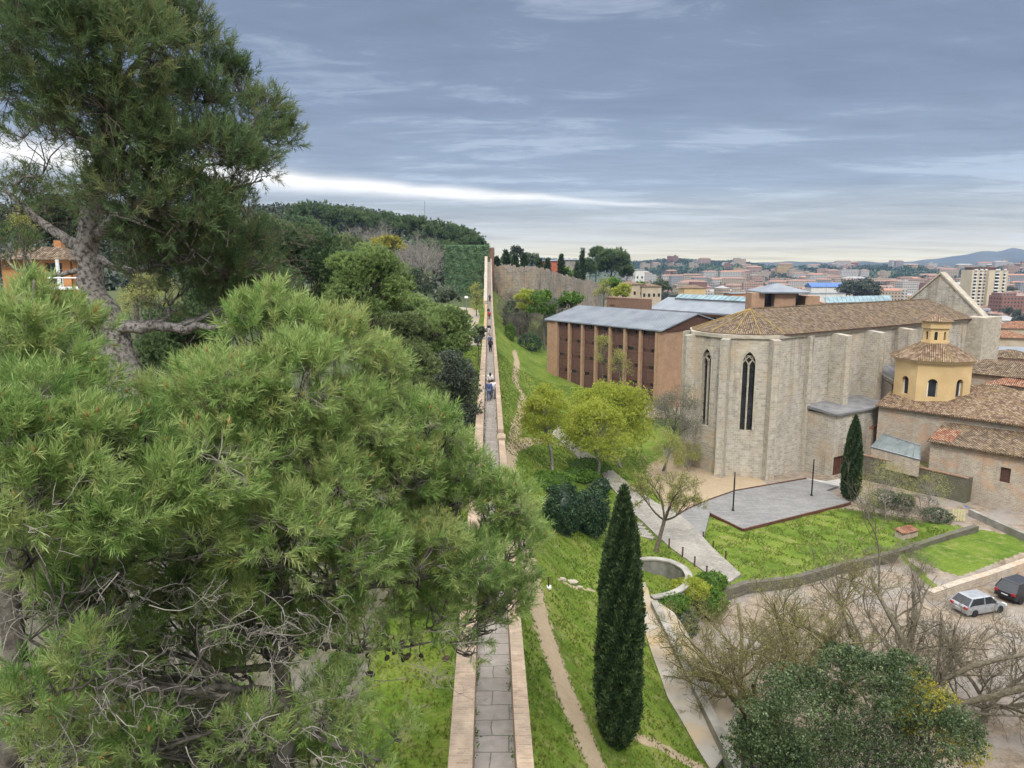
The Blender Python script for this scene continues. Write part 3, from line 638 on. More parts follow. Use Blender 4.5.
for Wf, hole, uc in win_faces:
    g_ = MB(); g_.poly_uz(Wf, hole, .70); wobj = g_.build('window', glass_dark, ch)
    tr = MB()
    def bar(u0,z0,u1,z1,w,d0=.28,d1=.56):
        a = np.array(Wf(u0,z0,d0)); c = np.array(Wf(u1,z1,d0)); inv = np.array(Wf(0,0,1))-np.array(Wf(0,0,0)); dd = c-a; sd_ = np.cross(dd, inv); sd_ = sd_/np.linalg.norm(sd_)*w
        tr.obox(a-sd_/2, dd, sd_, inv*(d1-d0))
    zsp = 7+10.2-1.5
    bar(uc,7,uc,zsp-.1,.2)
    for sgn in (-1,1):
        pts = [(uc+sgn*.85,zsp-.5),(uc+sgn*.72,zsp-.05),(uc+sgn*.43,zsp+.3),(uc+sgn*.14,zsp-.05),(uc,zsp-.5)]
        for p, q_ in zip(pts[:-1],pts[1:]): bar(*p,*q_,.13)
        bar(uc+sgn*.43,zsp+.3,uc,zsp+.75,.12); bar(uc+sgn*.43,zsp+.3,uc+sgn*.45,zsp+.8,.12)
    bar(uc-.42,zsp+.78,uc+.42,zsp+.78,.12)
    tr.build('tracery', stone_quoin, wobj)
    ba = MB(); tr = ba
    for k in range(1,9): tr = MB(); bar(uc-.84,7+k*.95,uc+.84,7+k*.95,.05,.6,.66); tr.build('glazing_bar', black_metal, wobj)
    fr_ = MB(); tr = fr_
    n_ = len(hole)
    for k in range(1, n_-0):
        p, q_ = hole[k], hole[(k+1)%n_]; bar(p[0],p[1],q_[0],q_[1],.26,-.05,.2)
    tr.build('window_frame', stone_quoin, wobj)
def buttress_at(p, dr, depth, w, z1, slope=.9):
    dr = np.array(dr)/np.linalg.norm(dr); sd_ = np.array([-dr[1],dr[0]])*w/2; p = np.array(p)-dr*.3; f = p+dr*(depth+.3)
    P = [p-sd_, p+sd_, f+sd_, f-sd_]; mb = MB(); mb.prism([tuple(k) for k in P], 0., [z1,z1,z1-slope,z1-slope], 0); 
    mb.prism([tuple(k) for k in (p-sd_*1.12, p+sd_*1.12, f+sd_*1.12+dr*.06, f-sd_*1.12+dr*.06)], 0., 1.5, 0)
    bo = mb.build('buttress', stone_church, ch)
    for sg in (-1,1):
        q = MB(); c_ = f+sg*sd_*.82-dr*.14; u_ = dr*.17; v_ = sg*sd_*.2
        q.obox((*(c_-u_),1.55), (*(u_*2),0), (*v_,0), (0,0,z1-slope-1.6)); q.build('quoins', stone_quoin, bo)
    return bo
for a_, (dp,wd_b) in zip((67.5,22.5,-22.5,-67.5), ((.85,1.05),(.9,1.0),(1.1,1.0),(1.0,1.0))):
    r_ = math.radians(a_); buttress_at(oct_v(r_,RA), -CA*math.cos(r_)+CN*math.sin(r_), dp, wd_b, ZE-.35, .15)
buttress_at(cp(7.0,0), CN, .55, .9, ZE-.3, .1)
for s_ in (12.4,20.2,28,36.2): buttress_at(cp(s_,0), CN, 2.3, 1.25, ZE-.25, .25)
mb = MB(); mb.prism([cp(48.5,-1), cp(48.5,2.4), cp(54.5,2.4), cp(54.5,-1)], -6, ZE+.3); mb.build('corner_pier', stone_quoin, ch)
mb = MB(); mb.prism([cp(48.5,-2*HW+1), cp(48.5,-2*HW-2.4), cp(54.5,-2*HW-2.4), cp(54.5,-2*HW+1)], -6, ZE+.3); mb.build('corner_pier', stone_quoin, ch)
# cornice and dark gutter along the eave
ring_pts = [cp(49.3,.22)]+[tuple(oct_v(math.radians(a), RA+.24)) for a in (67.5,22.5,-22.5,-67.5)]+[cp(49.3,-2*HW-.22)]
ring_in = [cp(49.3,-.2)]+[tuple(oct_v(math.radians(a), RA-.2)) for a in (67.5,22.5,-22.5,-67.5)]+[cp(49.3,-2*HW+.2)]
mb = MB(); mb.rings([[(o_[0],o_[1],ZE-.42),(o_[0],o_[1],ZE+.0),(i_[0],i_[1],ZE+.0),(i_[0],i_[1],ZE-.42)] for o_, i_ in zip(ring_pts,ring_in)]); mb.build('cornice', stone_quoin, ch)
def ring_eave(k, sm=.55):
    out = []
    for a in np.linspace(90,-90,15): 
        r_ = math.radians(a); out.append(tuple(V2+CA*(cs+.55)+CN*cq+(-CA*math.cos(r_)+CN*math.sin(r_))*(RA*.955+k*.4)))
    return [cp(49.3,k)]+out+[cp(49.3,-2*HW-k)]
e1 = ring_eave(.62); apx = cp(cs+.9,-HW,ZR); west = cp(49.3,-HW,ZR)
mb = MB(); ze = ZE+.12
mb.add([(*e1[0],ze), (*e1[1],ze), apx, west], [(1,0,3,2)][:1])
for k in range(1,len(e1)-2): mb.add([(*e1[k],ze),(*e1[k+1],ze),apx], [(1,0,2)])
mb.add([(*e1[-2],ze),(*e1[-1],ze),west,apx], [(1,0,3,2)])
roof = mb.build('roof', tiles_brown, ch)
mb = MB(); e2 = ring_eave(.6); e3 = ring_eave(-.3)
mb.rings([[(o_[0],o_[1],ze-.16),(o_[0],o_[1],ze-.01),(i_[0],i_[1],ze-.01),(i_[0],i_[1],ze-.16)] for o_, i_ in zip(e2,e3)]); mb.build('gutter', wood_brown, roof)
mb = MB()
for k in (2,4,6,8,10,12,14): mb.tube([(*e1[k],ze+.05), tuple(np.array(apx)+[0,0,.05])], .055, 5)
hipo = mb.build('hip_tiles', rough_mat('lichen_ridge_tile',(.24,.17,.07),(.40,.28,.07),2.,.95), roof)
mb = MB(); mb.tube([apx, west], .16, 6); mb.build('ridge_tiles', tiles_brown, roof)
mb = MB(); mb.prism([cp(49.3,.15)]+[tuple(oct_v(math.radians(a), RA+.15)) for a in (67.5,22.5,-22.5,-67.5)]+[cp(49.3,-2*HW-.15)], ZE-.1, ZE+.03); mb.build('wall_head', stone_quoin, ch)
# west gable wall, higher than the roof
mb = MB(); zt_ = 26.0; base = [(-HW-8.3,ZE-1.5),(-HW+8.3,ZE-1.5),(-HW+8.3,ZE-1.2),(-HW,zt_),(-HW-8.3,ZE-1.2)]
A_ = [cp(52.4,q,z) for q, z in base]; B_ = [cp(53.8,q,z) for q, z in base]
mb.rings([A_,B_]); mb.build('gable', stone_church, ch)
mb = MB(); 
for sg in (-1,1): mb.obox(cp(52.2,-HW,zt_+.02), np.array(cp(52.2,-HW+sg*8.5,ZE-1.2))-np.array(cp(52.2,-HW,zt_)), np.array([*(CA*1.8),0]), (0,0,.35))
mb.build('gable_coping', stone_quoin, ch)
# side chapels
mb = MB(); zc_ = 9.0
cpoly = [cp(7.2,0),cp(7.2,4.4),cp(19.5,4.4),cp(19.5,0)]
W2 = None
mb.face_holes(cp(7.2,4.4), cp(19.5,4.4), -1, zc_, [rect(.25,1.05,3.3,2.5)], .35, -CN)
mb.face_holes(cp(7.2,0), cp(7.2,4.4), -1, zc_, [], .3, CA); mb.face_holes(cp(19.5,0), cp(19.5,4.4), -1, zc_, [], .3, -CA)
chp = mb.build('side_chapel', stone_church, ch)
mb = MB(); mb.prism([cp(6.9,.0),cp(6.9,4.75),cp(19.8,4.75),cp(19.8,0)], [zc_+.35,zc_,zc_,zc_+.35],[zc_+.75,zc_+.25,zc_+.25,zc_+.75]); mb.build('chapel_roof', zinc_dark, chp)
mb = MB(); mb.obox(cp(7.45,4.1,1.05), np.array([*(CA*3.3),0]), np.array([*(CN*-.1),0]), (0,0,2.5))
for k in range(1,6): mb.obox(cp(7.45+k*.55,4.13,1.05), np.array([*(CA*.05),0]), np.array([*(CN*.05),0]), (0,0,2.5))
mb.build('door', steel_rust, chp)
mb = MB(); mb.prism([cp(21.5,0),cp(21.5,3.4),cp(44,3.4),cp(44,0)], -3, [13.2,11.4,11.4,13.2]); c2_ = mb.build('side_chapel', stone_church, ch)
mb = MB(); mb.prism([cp(22.2,.0),cp(22.2,3.7),cp(43.8,3.7),cp(43.8,0)], [13.25,11.45,11.45,13.25],[13.45,11.65,11.65,13.45]); mb.build('chapel_roof', zinc_dark, c2_)
mb = MB(); mb.obox(cp(21.4,-.05,13.25), np.array(cp(21.4,3.8,11.45))-np.array(cp(21.4,-.05,13.25)), np.array([*(CA*.5),0]), (0,0,.4)); mb.build('chapel_coping', stone_quoin, c2_)
mb = MB(); q_ = cp(14,-2.6,20.6); mb.tube([q_, (q_[0],q_[1],26.2)], [.035,.02], 5); mb.build('lightning_rod', grey_metal, ch)
for s_ in (24,32.5): 
    mb = MB(); mb.obox(cp(s_,-.05,16.2), np.array([*(CA*.7),0]), np.array([*(CN*.3),0]), (0,0,.35)); mb.build('waterspout', stone_church, ch)
# ================================================================ brick university block
FB = np.array([19.2,-25.6])/32.; GB = np.array([.8,.6])
Nn = np.array([26.8,130.]); Ll = Nn-FB*32
def bp(u, v, z=None):
    p = Ll+FB*u+GB*v; return (p[0],p[1]) if z is None else (p[0],p[1],z)
zt1 = 15.6
bu = thing('brick_block', 'four storey modern brick block with grey metal roof and brown louvred facade', 'building', (*Nn,2))
mb = MB(); mb.prism([bp(0,0.02),bp(3.2,0.02),bp(3.2,.7),bp(31.2,.7),bp(31.2,0.02),bp(32,0.02),bp(32,19.4),bp(0,19.4)], 0, zt1); mb.build('wall', brick_modern, bu)
mb = MB(); ov = .35; ga = [bp(-.6,-ov,zt1+.05), bp(32.6,-ov,zt1+.05)]; rd = [bp(-.6,9.7,18.3), bp(32.6,9.7,18.3)]; gb_ = [bp(-.6,19.8,zt1+.05), bp(32.6,19.8,zt1+.05)]
up = np.array([0,0,.22])
mb.rings([[np.array(ga[0]),np.array(ga[0])+up,np.array(rd[0])+up,np.array(gb_[0])+up,np.array(gb_[0]),np.array(rd[0])], [np.array(ga[1]),np.array(ga[1])+up,np.array(rd[1])+up,np.array(gb_[1])+up,np.array(gb_[1]),np.array(rd[1])]])
ro = mb.build('roof', zinc, bu)
mb = MB()
for k in range(0,54): 
    u = -.55+k*.62
    mb.obox(np.array(bp(u,-ov,zt1+.27)), np.array([*(FB*.06),0]), np.array(bp(u,9.7,18.5))-np.array(bp(u,-ov,zt1+.25)), (0,0,.07))
mb.build('roof_seams', zinc, ro)
mb = MB(); mb.rings([[bp(32.02,.2,zt1),bp(32.02,9.7,18.25),bp(32.02,19.2,zt1)],[bp(32.3,.2,zt1),bp(32.3,9.7,18.25),bp(32.3,19.2,zt1)]]); mb.build('gable_cladding', wood_brown, bu)
nb = 7; bw_ = 28./nb
for i in range(nb+1):
    u = 3.2+i*bw_; mb = MB(); mb.obox(bp(u-.28,-.12,0), np.array([*(FB*.56),0]), np.array([*(GB*.86),0]), (0,0,zt1)); mb.build('pilaster', brick_modern, bu)
for i in range(nb):
    for j in range(4):
        u = 3.2+i*bw_+.3; z_ = zt1-3.2*(j+1)-.2; mb = MB()
        mb.obox(bp(u,.45,z_), np.array([*(FB*(bw_-.6)),0]), np.array([*(GB*.12),0]), (0,0,2.55), 0)
        pn = mb.build('louvre_panel', panel_brown, bu)
        mb = MB(); mb.obox(bp(u,.62,z_+2.55), np.array([*(FB*(bw_-.6)),0]), np.array([*(GB*.06),0]), (0,0,.66)); wn = mb.build('window', glass_dark, bu)
        mb = MB(); u2 = u+(bw_-.6)*random.choice([0,.12,.45]); mb.obox(bp(u2,.45,z_+2.55), np.array([*(FB*(bw_-.6)*.5),0]), np.array([*(GB*.14),0]), (0,0,.64)); mb.build('frame', wood_brown, wn)
mb = MB()
for k in (0,1,2): mb.obox(bp(24-k*.1,-3.2-k*2.6,h1(*bp(24,-3.2-k*2.6))-.6), np.array([*(FB*15),0]), np.array([*(GB*.35),0]), (0,0,1.5-.2*k))
tag(mb.build('terrace_wall', stone_rubble, org=(*bp(24,-3.2),2)), 'low stepped stone terrace walls at the foot of the brick block', 'wall')
# ================================================================ roofs behind
def F2(o, u, v, z): p = np.array(o)+FB*u+GB*v; return (p[0],p[1],z)
O2 = (36.2,188.)
b2 = thing('long_hall', 'long building with grey metal roof and blue rooflight strip behind the brick block', 'building', (*O2,0))
mb = MB(); mb.prism([F2(O2,0,.6,0)[:2],F2(O2,42,.6,0)[:2],F2(O2,42,14,0)[:2],F2(O2,0,14,0)[:2]], -5, 15.6); mb.build('wall', brick_modern, b2)
mb = MB(); mb.rings([[F2(O2,u,-.6,15.7),F2(O2,u,-.6,16.1),F2(O2,u,7,18.9),F2(O2,u,14.6,16.1),F2(O2,u,14.6,15.7)] for u in (-.5,42.5)]); r2 = mb.build('roof', zinc, b2)
mb = MB(); mb.obox(F2(O2,3,5.6,18.4), np.array([*(FB*31),0]), np.array([*(GB*2.8),0]), (0,0,.45)); mb.build('rooflight_kerb', zinc_dark, r2)
mb = MB()
for k in range(20): mb.obox(F2(O2,3.1+k*1.54,5.5,18.75), np.array([*(FB*1.36),0]), np.array([*(GB*2.2),1.0]), np.array([*(-GB*.05),.12]))
mb.build('rooflight', glass_sky, r2)
for k in range(8):
    mb = MB(); mb.obox(F2(O2,1.5+k*5,.5,13.4), np.array([*(FB*3.7),0]), np.array([*(GB*.15),0]), (0,0,1.5)); mb.build('window', glass_dark, b2)
O3 = at(606,309,15.8)[:2]
b3 = thing('low_brick_wing', 'low reddish brick wing with flat top and one dark window beside the long hall', 'building', (*O3,0))
mb = MB(); p_ = [F2(O3,0,0,0)[:2], tuple(at(649,317.5,13.9)[:2]), tuple(at(652,300,16.5)[:2]), tuple(at(612,298,16.5)[:2])]
A3 = atd(607,298,183); B3 = atd(651,298,172)
mb = MB(); wz3 = MB(); inn3 = np.array([.24,.97])
mb.face_holes(A3[:2], B3[:2], -2, A3[2], [rect(1.2,A3[2]-4.2,1.6,2.6), rect(3.6,A3[2]-4.2,1.2,2.0)], .3, inn3)
mb.prism([(A3[0],A3[1]+.35),(B3[0],B3[1]+.35),(B3[0]+2,B3[1]+9),(A3[0]+2,A3[1]+9)], -2, A3[2]-.05); mb.obox((A3[0]-.1,A3[1]-.1,A3[2]), (B3[0]-A3[0]+.2,B3[1]-A3[1],0), (.4,1.2,0), (0,0,.25)); mb.build('wall', brick_old, b3)
mb = MB(); d3 = (B3-A3)/np.linalg.norm((B3-A3)[:2]); q3 = A3+d3*1.2+np.array([*(inn3*.28),0]); q3[2] = A3[2]-4.2; mb.obox(q3, d3*1.6*np.array([1,1,0]), np.array([*(inn3*.02),0]), (0,0,2.6)); mb.build('window', glass_dark, b3)
# brick lantern pavilion
pv = thing('roof_pavilion', 'square brick lantern pavilion with shallow pyramid metal roof above the church ridge', 'pavilion', atd(780,300,152))
c0 = atd(780,300,152); zp = c0[2]
mb = MB()
for px0, px1, yt in ((752,765,293),(775,796,294),(806,820,296)):
    a_ = atd(px0,yt,150); c_ = atd(px1,yt,150); mb.obox((a_[0],150,8), (c_[0]-a_[0],0,0), (0,4.,0), (0,0,a_[2]-8))
mb.build('pier', brick_modern, pv)
a_ = atd(763,293,149.5); c_ = atd(806,293,149.5); w_ = c_[0]-a_[0]; mb = MB(); zz = a_[2]
mb.box(((a_[0]+c_[0])/2,149.5+w_/2,zz+.1),(w_+1.2,w_+1.2,.3)); top = ((a_[0]+c_[0])/2,149.5+w_/2,zz+1.9)
cr = [(top[0]+sx_*(w_/2+.6),top[1]+sy_*(w_/2+.6),zz+.25) for sx_,sy_ in ((-1,-1),(1,-1),(1,1),(-1,1))]
for k in range(4): mb.add([cr[k],cr[(k+1)%4],top],[(0,1,2)])
mb.build('roof', zinc, pv)
mb = MB(); mb.box((top[0],top[1]+1,zz-2),(w_-1,w_-3,3.6)); mb.build('glazing', glass_dark, pv)
gl = thing('rooflight_hall', 'flat roofed hall with a pale green rooflight strip behind the church roof', 'building', atd(860,303,172))
a_ = atd(826,304,170); c_ = atd(893,304,178); mb = MB(); mb.obox((a_[0],a_[1],0),(c_[0]-a_[0],c_[1]-a_[1],0),(3,12,0),(0,0,a_[2])); mb.build('wall', brick_modern, gl)
mb = MB()
for k in range(16): mb.obox((a_[0]+(c_[0]-a_[0])*k/16,a_[1]+.2+(c_[1]-a_[1])*k/16,a_[2]+.15),((c_[0]-a_[0])/18,.35,0),(.5,2.6,1.3),(0,-.1,.12))
mb.build('rooflight', glass_sky, gl)
# ================================================================ ochre chapel tower
TC = np.array([55.2,93.6]); ty = thing('ochre_chapel_tower', 'ochre octagonal chapel tower with tiled roof and small arcaded lantern on top', 'tower', (*TC,9))
def octa(r, n=8, ph=.30): return [(TC[0]+r*math.cos(ph+math.pi/n+i*2*math.pi/n), TC[1]+r*math.sin(ph+math.pi/n+i*2*math.pi/n)) for i in range(n)]
def frustum(mb, r0, z0, r1, z1, n=8, mi=0): 
    a, c = octa(r0,n), octa(max(r1,.01),n); mb.rings([[(x,y,z0) for x,y in a],[(x,y,z1) for x,y in c]], mi)
mb = MB(); ov_ = octa(4.65); wins = []
for i in range(8):
    a, c = np.array(ov_[i]), np.array(ov_[(i+1)%8]); mid = (a+c)/2; inn = (TC-mid)/np.linalg.norm(TC-mid); L = np.linalg.norm(c-a)
    hl = arch(L/2, 11.1, 1.1, 2.35, 5, False); hl = [(u_,z_) for u_,z_ in hl]
    Wf = mb.face_holes(a, c, 8.5, 15.7, [hl], .55, inn); wins.append((Wf,hl,L/2))
mb.build('wall', plaster_ochre, ty)
for Wf, hl, uc in wins:
    g_ = MB(); g_.poly_uz(Wf, hl, .5); wo = g_.build('window', glass_dark, ty)
    f_ = MB()
    for u_ in (uc-.545,uc+.425): a = np.array(Wf(u_,11.1,.36)); f_.obox(a, np.array(Wf(u_+.12,11.1,.36))-a, np.array(Wf(u_,11.1,.46))-a, (0,0,1.8))
    f_.build('frame', white_paint, wo)
mb = MB(); frustum(mb,4.8,15.35,5.0,15.75); mb.build('cornice', plaster_trim, ty)
mb = MB(); frustum(mb,5.35,15.77,1.75,17.7); mb.build('roof', tiles_warm, ty)
mb = MB(); a8 = octa(1.55); 
for i in range(8):
    a, c = np.array(a8[i]), np.array(a8[(i+1)%8]); mid = (a+c)/2; inn = (TC-mid)/np.linalg.norm(TC-mid); L = np.linalg.norm(c-a); mb.face_holes(a, c, 17.5, 19.9, [arch(L/2,18.1,.36,1.1,5,False)], .25, inn)
frustum(mb,1.78,19.6,1.78,20.5); frustum(mb,1.7,17.55,1.7,17.9); la = mb.build('lantern', plaster_ochre, ty)
mb = MB(); frustum(mb,1.25,17.6,1.25,19.5); mb.build('lantern_glazing', glass_dark, la)
mb = MB(); frustum(mb,2.15,20.52,.1,21.4); mb.build('lantern_roof', tiles_warm, la)
# ================================================================ stone convent house below the tower and the lower house
def roofed(name, label, A, B, depth, zb, ze_, rise, wallm, roofm, holes=(), cat='house', over=.5, group=None, doors=()):
    """front wall from A to B (xy), body extends `depth` behind; mono-pitch roof rising away"""
    A = np.array(A[:2],float); B = np.array(B[:2],float); t = (B-A)/np.linalg.norm(B-A); inn = np.array([-t[1],t[0]])
    if inn @ (A) < 0: inn = -inn
    th = thing(name, label, cat, (*A,zb), 0, group); mb = MB()
    Wf = mb.face_holes(A, B, zb, ze_, [h[0] for h in holes], .3, inn)
    C_, D_ = B+inn*depth, A+inn*depth
    mb.face_holes(A, D_, zb, ze_, [], .1, t); mb.face_holes(B, C_, zb, ze_, [], .1, -t); mb.face_holes(D_, C_, zb, ze_+rise, [], .1, -inn)
    for p, q in ((A,D_),(B,C_)): mb.add([(*p,ze_),(*q,ze_),(*q,ze_+rise)],[(0,1,2)])
    mb.build('wall', wallm, th)
    for h in holes:
        g_ = MB(); g_.poly_uz(Wf, h[0], .2); g_.build(h[1], h[2], th)
    mb = MB(); a, b_, c_, d_ = A-inn*over-t*.3, B-inn*over+t*.3, C_+t*.3, D_-t*.3; lo = ze_-over*rise/depth
    mb.prism([tuple(a),tuple(b_),tuple(c_),tuple(d_)], [lo+.03,lo+.03,ze_+rise+.03,ze_+rise+.03],[lo+.2,lo+.2,ze_+rise+.2,ze_+rise+.2]); r_ = mb.build('roof', roofm, th)
    return th, Wf, t, inn
Au, Bu = (47.6,91.6), (63.5,74.4)
up_, Wf, tu, iu = roofed('convent_wing', 'pale rubble stone wing with broad mossy tiled roof around the ochre tower', Au, Bu, 9.5, -1, 9.7, 2.3, stone_rubble, tiles_warm)
Al, Bl = (49.6,82.9), (62.,67.9)
ho = [(rect(7.3,3.9,1.0,1.7),'window',wood_brown), (rect(2.4,2.6,.9,1.0),'window',wood_brown), (rect(13,3.9,1.0,1.7),'window',wood_brown)]
lw_, Wl, tl, il = roofed('lower_stone_house', 'patchy stone and brick house with tiled lean-to roof above the dark street', Al, Bl, 5.2, -1, 7.2, 1.6, stone_rubble, tiles_brown, ho)
mb = MB(); mb.obox((*(np.array(Al)+il*1.2-tl*.02),4.6), np.array([*(il*1.6),0]), np.array([*(-tl*.12),0]), (0,0,2.4)); mb.build('door', wood_brown, lw_)
mb = MB(); mb.obox((*(np.array(Al)-tl*.2+il*-.1),7.2), np.array([*(tl*2.4),0]), np.array([*(il*3.),.9]), (0,0,.25)); mb.build('roof', tiles_red, lw_)
# terrace behind the mossy wall, with the rooflight
M0, M1 = at(862,456,4.)[:2], at(968,478,4.)[:2]
tm = (M1-M0)/np.linalg.norm(M1-M0); im = np.array([-tm[1],tm[0]]); im = im if im[1] > 0 else -im
mw = thing('mossy_wall', 'dark mossy stone wall with grass growing along its broad top beside the lawn', 'wall', (*M0,0))
mb = MB(); mb.prism([tuple(M0),tuple(M1),tuple(M1+im*.7),tuple(M0+im*.7)], -1, [4.1,3.9,3.9,4.1]); mb.prism([tuple(M1+im*.72-tm*.7),tuple(M1+im*.72),tuple(M1+im*3.4),tuple(M1+im*3.4-tm*.7)], -1, 3.8); mb.build('wall', moss_wall, mw)
mb = MB(); mb.prism([tuple(M0+im*.72),tuple(M1+im*.72-tm*.72),tuple(M1+im*4.-tm*.72),tuple(M0+im*4.5)], -1, [3.9,3.6,3.6,3.9]); mb.build('turf_terrace', rough_mat('mossy_turf',(.10,.13,.03),(.24,.2,.1),1.5,.95,.5,.05), mw)
mb = MB(); mb.prism([tuple(M0-im*.08),tuple(M1-im*.08),tuple(M1+im*.4),tuple(M0+im*.4)], [4.1,3.9,3.9,4.1],[4.22,4.02,4.02,4.22]); mb.build('coping', rough_mat('reddish_coping',(.2,.11,.07),(.3,.2,.14),2.), mw)
rl = thing('lean_to_rooflight', 'sloping grey glazed rooflight with dark bars against the convent wall', 'rooflight', at(895,448,4.4))
a_, b_, c_, d_ = at(883,434,6.4), at(921,446,6.2), at(920,460,5.1), at(871,447,5.3); mb = MB(); mb.rings([[a_,b_,c_,d_],[k-np.array([0,0,.12]) for k in (a_,b_,c_,d_)]]); mb.build('glazing', glass_grey, rl)
mb = MB()
for k in range(8): f = k/7; mb.tube([a_+(b_-a_)*f+[0,0,.05], d_+(c_-d_)*f+[0,0,.05]], .05, 4)
mb.tube([a_+[0,0,.06],b_+[0,0,.06]],.07,4); mb.tube([d_+[0,0,.06],c_+[0,0,.06]],.07,4); mb.build('frame', grey_metal, rl)
mb = MB(); mb.rings([[a_+[0,0,-.15],b_+[0,0,-.15],(*b_[:2],3.),(*a_[:2],3.)],[d_+[0,0,-.15],c_+[0,0,-.15],(*c_[:2],3.),(*d_[:2],3.)]]); mb.build('base', stone_rubble, rl)
q = at(868,428,6.4); th = thing('garden_wall_end', 'short sloping wall end capped with red tiles beside the side chapel', 'wall', q); mb = MB(); mb.obox(q+np.array([0,0,-6]), np.array([*(tm*.5),0]), np.array([*(im*3.),0]), (0,0,5.9)); mb.build('wall', stone_rubble, th)
mb = MB(); mb.obox(q+np.array([*(-tm*.1),-.08]), np.array([*(tm*.7),0]), np.array([*(im*3.1),.5]), (0,0,.22)); mb.build('cap', tiles_red, th)
# far old-town houses on the right
def hip_house(name, label, c, w, d, zb, ze_, rise, wallm, roofm, rz, cat='house', group=None, nwin=2):
    th = thing(name, label, cat, (c[0],c[1],zb), rz, group); mb = MB(); mb.box((0,0,(ze_-zb)/2),(w,d,ze_-zb)); mb.build('wall', wallm, th, local=True)
    h = ze_-zb; mb = MB(); o = .5; cr = [(-w/2-o,-d/2-o,h),(w/2+o,-d/2-o,h),(w/2+o,d/2+o,h),(-w/2-o,d/2+o,h)]; r0, r1 = (-max(0,w/2-d/2),0,h+rise),(max(0.01,w/2-d/2),0,h+rise)
    mb.add(cr+[r0,r1],[(0,1,5,4),(1,2,5),(2,3,4,5),(3,0,4),(3,2,1,0)]); mb.build('roof', roofm, th, local=True)
    for k in range(nwin):
        mb = MB(); u = -w/2+w*(k+.5)/nwin; mb.box((u,-d/2-.02,h*.62),(.9,.08,1.3)); mb.build('window', glass_dark, th, local=True)
        mb = MB(); mb.box((-w/2-.02,-d/2+d*(k+.5)/nwin,h*.62),(.08,.9,1.3)); mb.build('window', glass_dark, th, local=True)
    return th
white_pl = rough_mat('white_plaster',(.55,.53,.49),(.66,.64,.6),.6,.9,.1,.01); cream_pl = rough_mat('cream_plaster',(.38,.31,.215),(.46,.39,.29),.6,.9,.1,.01); orange_pl = rough_mat('orange_plaster',(.40,.18,.075),(.47,.23,.10),.6,.9,.1,.01); red_pl = rough_mat('red_plaster',(.34,.09,.05),(.42,.13,.075),.5,.9,.1,.01); pink_pl = rough_mat('pink_plaster',(.5,.33,.26),(.58,.42,.34),.6)
for nm, lb, px, py, Yd, w, d, hh, rs, wm, rm, rz in [
    ('tile_roof_house','low house with a dark hipped tile roof just right of the ochre tower',1002,372,101,12,8,7,1.7,stone_rubble,tiles_brown,-.9),
    ('tile_roof_house','small stone annex with mossy tile roof squeezed against the ochre tower',990,391,95,6,5,6,1.,cream_pl,tiles_warm,-.85),
    ('tile_roof_house','house with red edged tile roof at the right picture edge above the convent wing',1030,384,96,8,6,7,1.4,cream_pl,tiles_red,-.8),
    ('town_house','narrow cream house with brown roof beyond the church corner pier',1004,336,150,8,7,12,1.2,cream_pl,tiles_red,-.4),
    ('town_house','ochre town house with one dark window at the far right edge',1022,327,190,13,9,14,1.6,cream_pl,tiles_red,-.2),
    ('town_house','white town house with blue shaded roof terrace at the right edge',1022,350,135,9,7,10,.6,white_pl,zinc,-.5),
    ('town_house','small pink house low beside the corner pier of the church',1010,356,128,7,6,8,1.2,pink_pl,tiles_brown,-.7)]:
    e_ = atd(px,py,Yd); hip_house(nm, lb, e_, w, d, e_[2]-hh, e_[2], rs, wm, rm, rz)
# street below the lower house and the concrete parapet
ST = [at(*p,.4)[:2] for p in [(968,505),(1045,542),(1080,520),(1000,496)]]
slab('street', ST, .45, rough_mat('asphalt',(.05,.05,.052),(.085,.083,.08),1.5,.9), .8)
a_, c_ = at(968,514,1.2)[:2], at(1060,556,1.2)[:2]; dd = (c_-a_)/np.linalg.norm(c_-a_); nn_ = np.array([dd[1],-dd[0]]); nn_ = nn_ if nn_[1]<0 else -nn_
mb = MB(); mb.prism([tuple(a_),tuple(c_),tuple(c_-nn_*.45),tuple(a_-nn_*.45)], -1, 1.75); tag(mb.build('street_parapet', conc, org=(*a_,0)), 'broad pale weathered concrete parapet along the dark street at the right', 'wall')
# ================================================================ garden walls
def wall_line(name, label, pts, z0, zt, w, mat, cat='wall'):
    mb = MB(); P = [np.array(p[:2]) for p in pts]; n = len(P); T = [P[min(i+1,n-1)]-P[max(i-1,0)] for i in range(n)]; zt = zt if hasattr(zt,'__len__') else [zt]*n
    rs = []
    for p, t, z in zip(P,T,zt):
        t = t/np.linalg.norm(t); q = np.array([t[1],-t[0]])*w/2; rs.append([(*(p-q),z0),(*(p-q),z),(*(p+q),z),(*(p+q),z0)])
    mb.rings(rs); o = mb.build(name, mat, org=(*P[0],z0)); return tag(o, label, cat)
p0, p1 = at(654,601,3.7), at(737,768,3.6)
tt = np.linspace(0,1.12,14); wall_line('retaining_wall', 'long low concrete retaining wall beside the stained path above the bare lot', [p0+(p1-p0)*k for k in tt], -.5, 3.75, .5, conc)
bz = 3.2; B_c = [at(*p,bz) for p in [(626,562),(640,560),(656,559),(672,562),(685,569),(690,578),(685,588),(670,595),(652,598)]]
pl, _ = subdiv(np.array(B_c), np.zeros(len(B_c)), 34)
wall_line('basin_wall', 'curved grey concrete wall around the small grassy hollow', pl, .8, bz, .42, conc_dark)
mb = MB(); cv_ = pl[:,:2]; n_ = len(cv_); rs = []
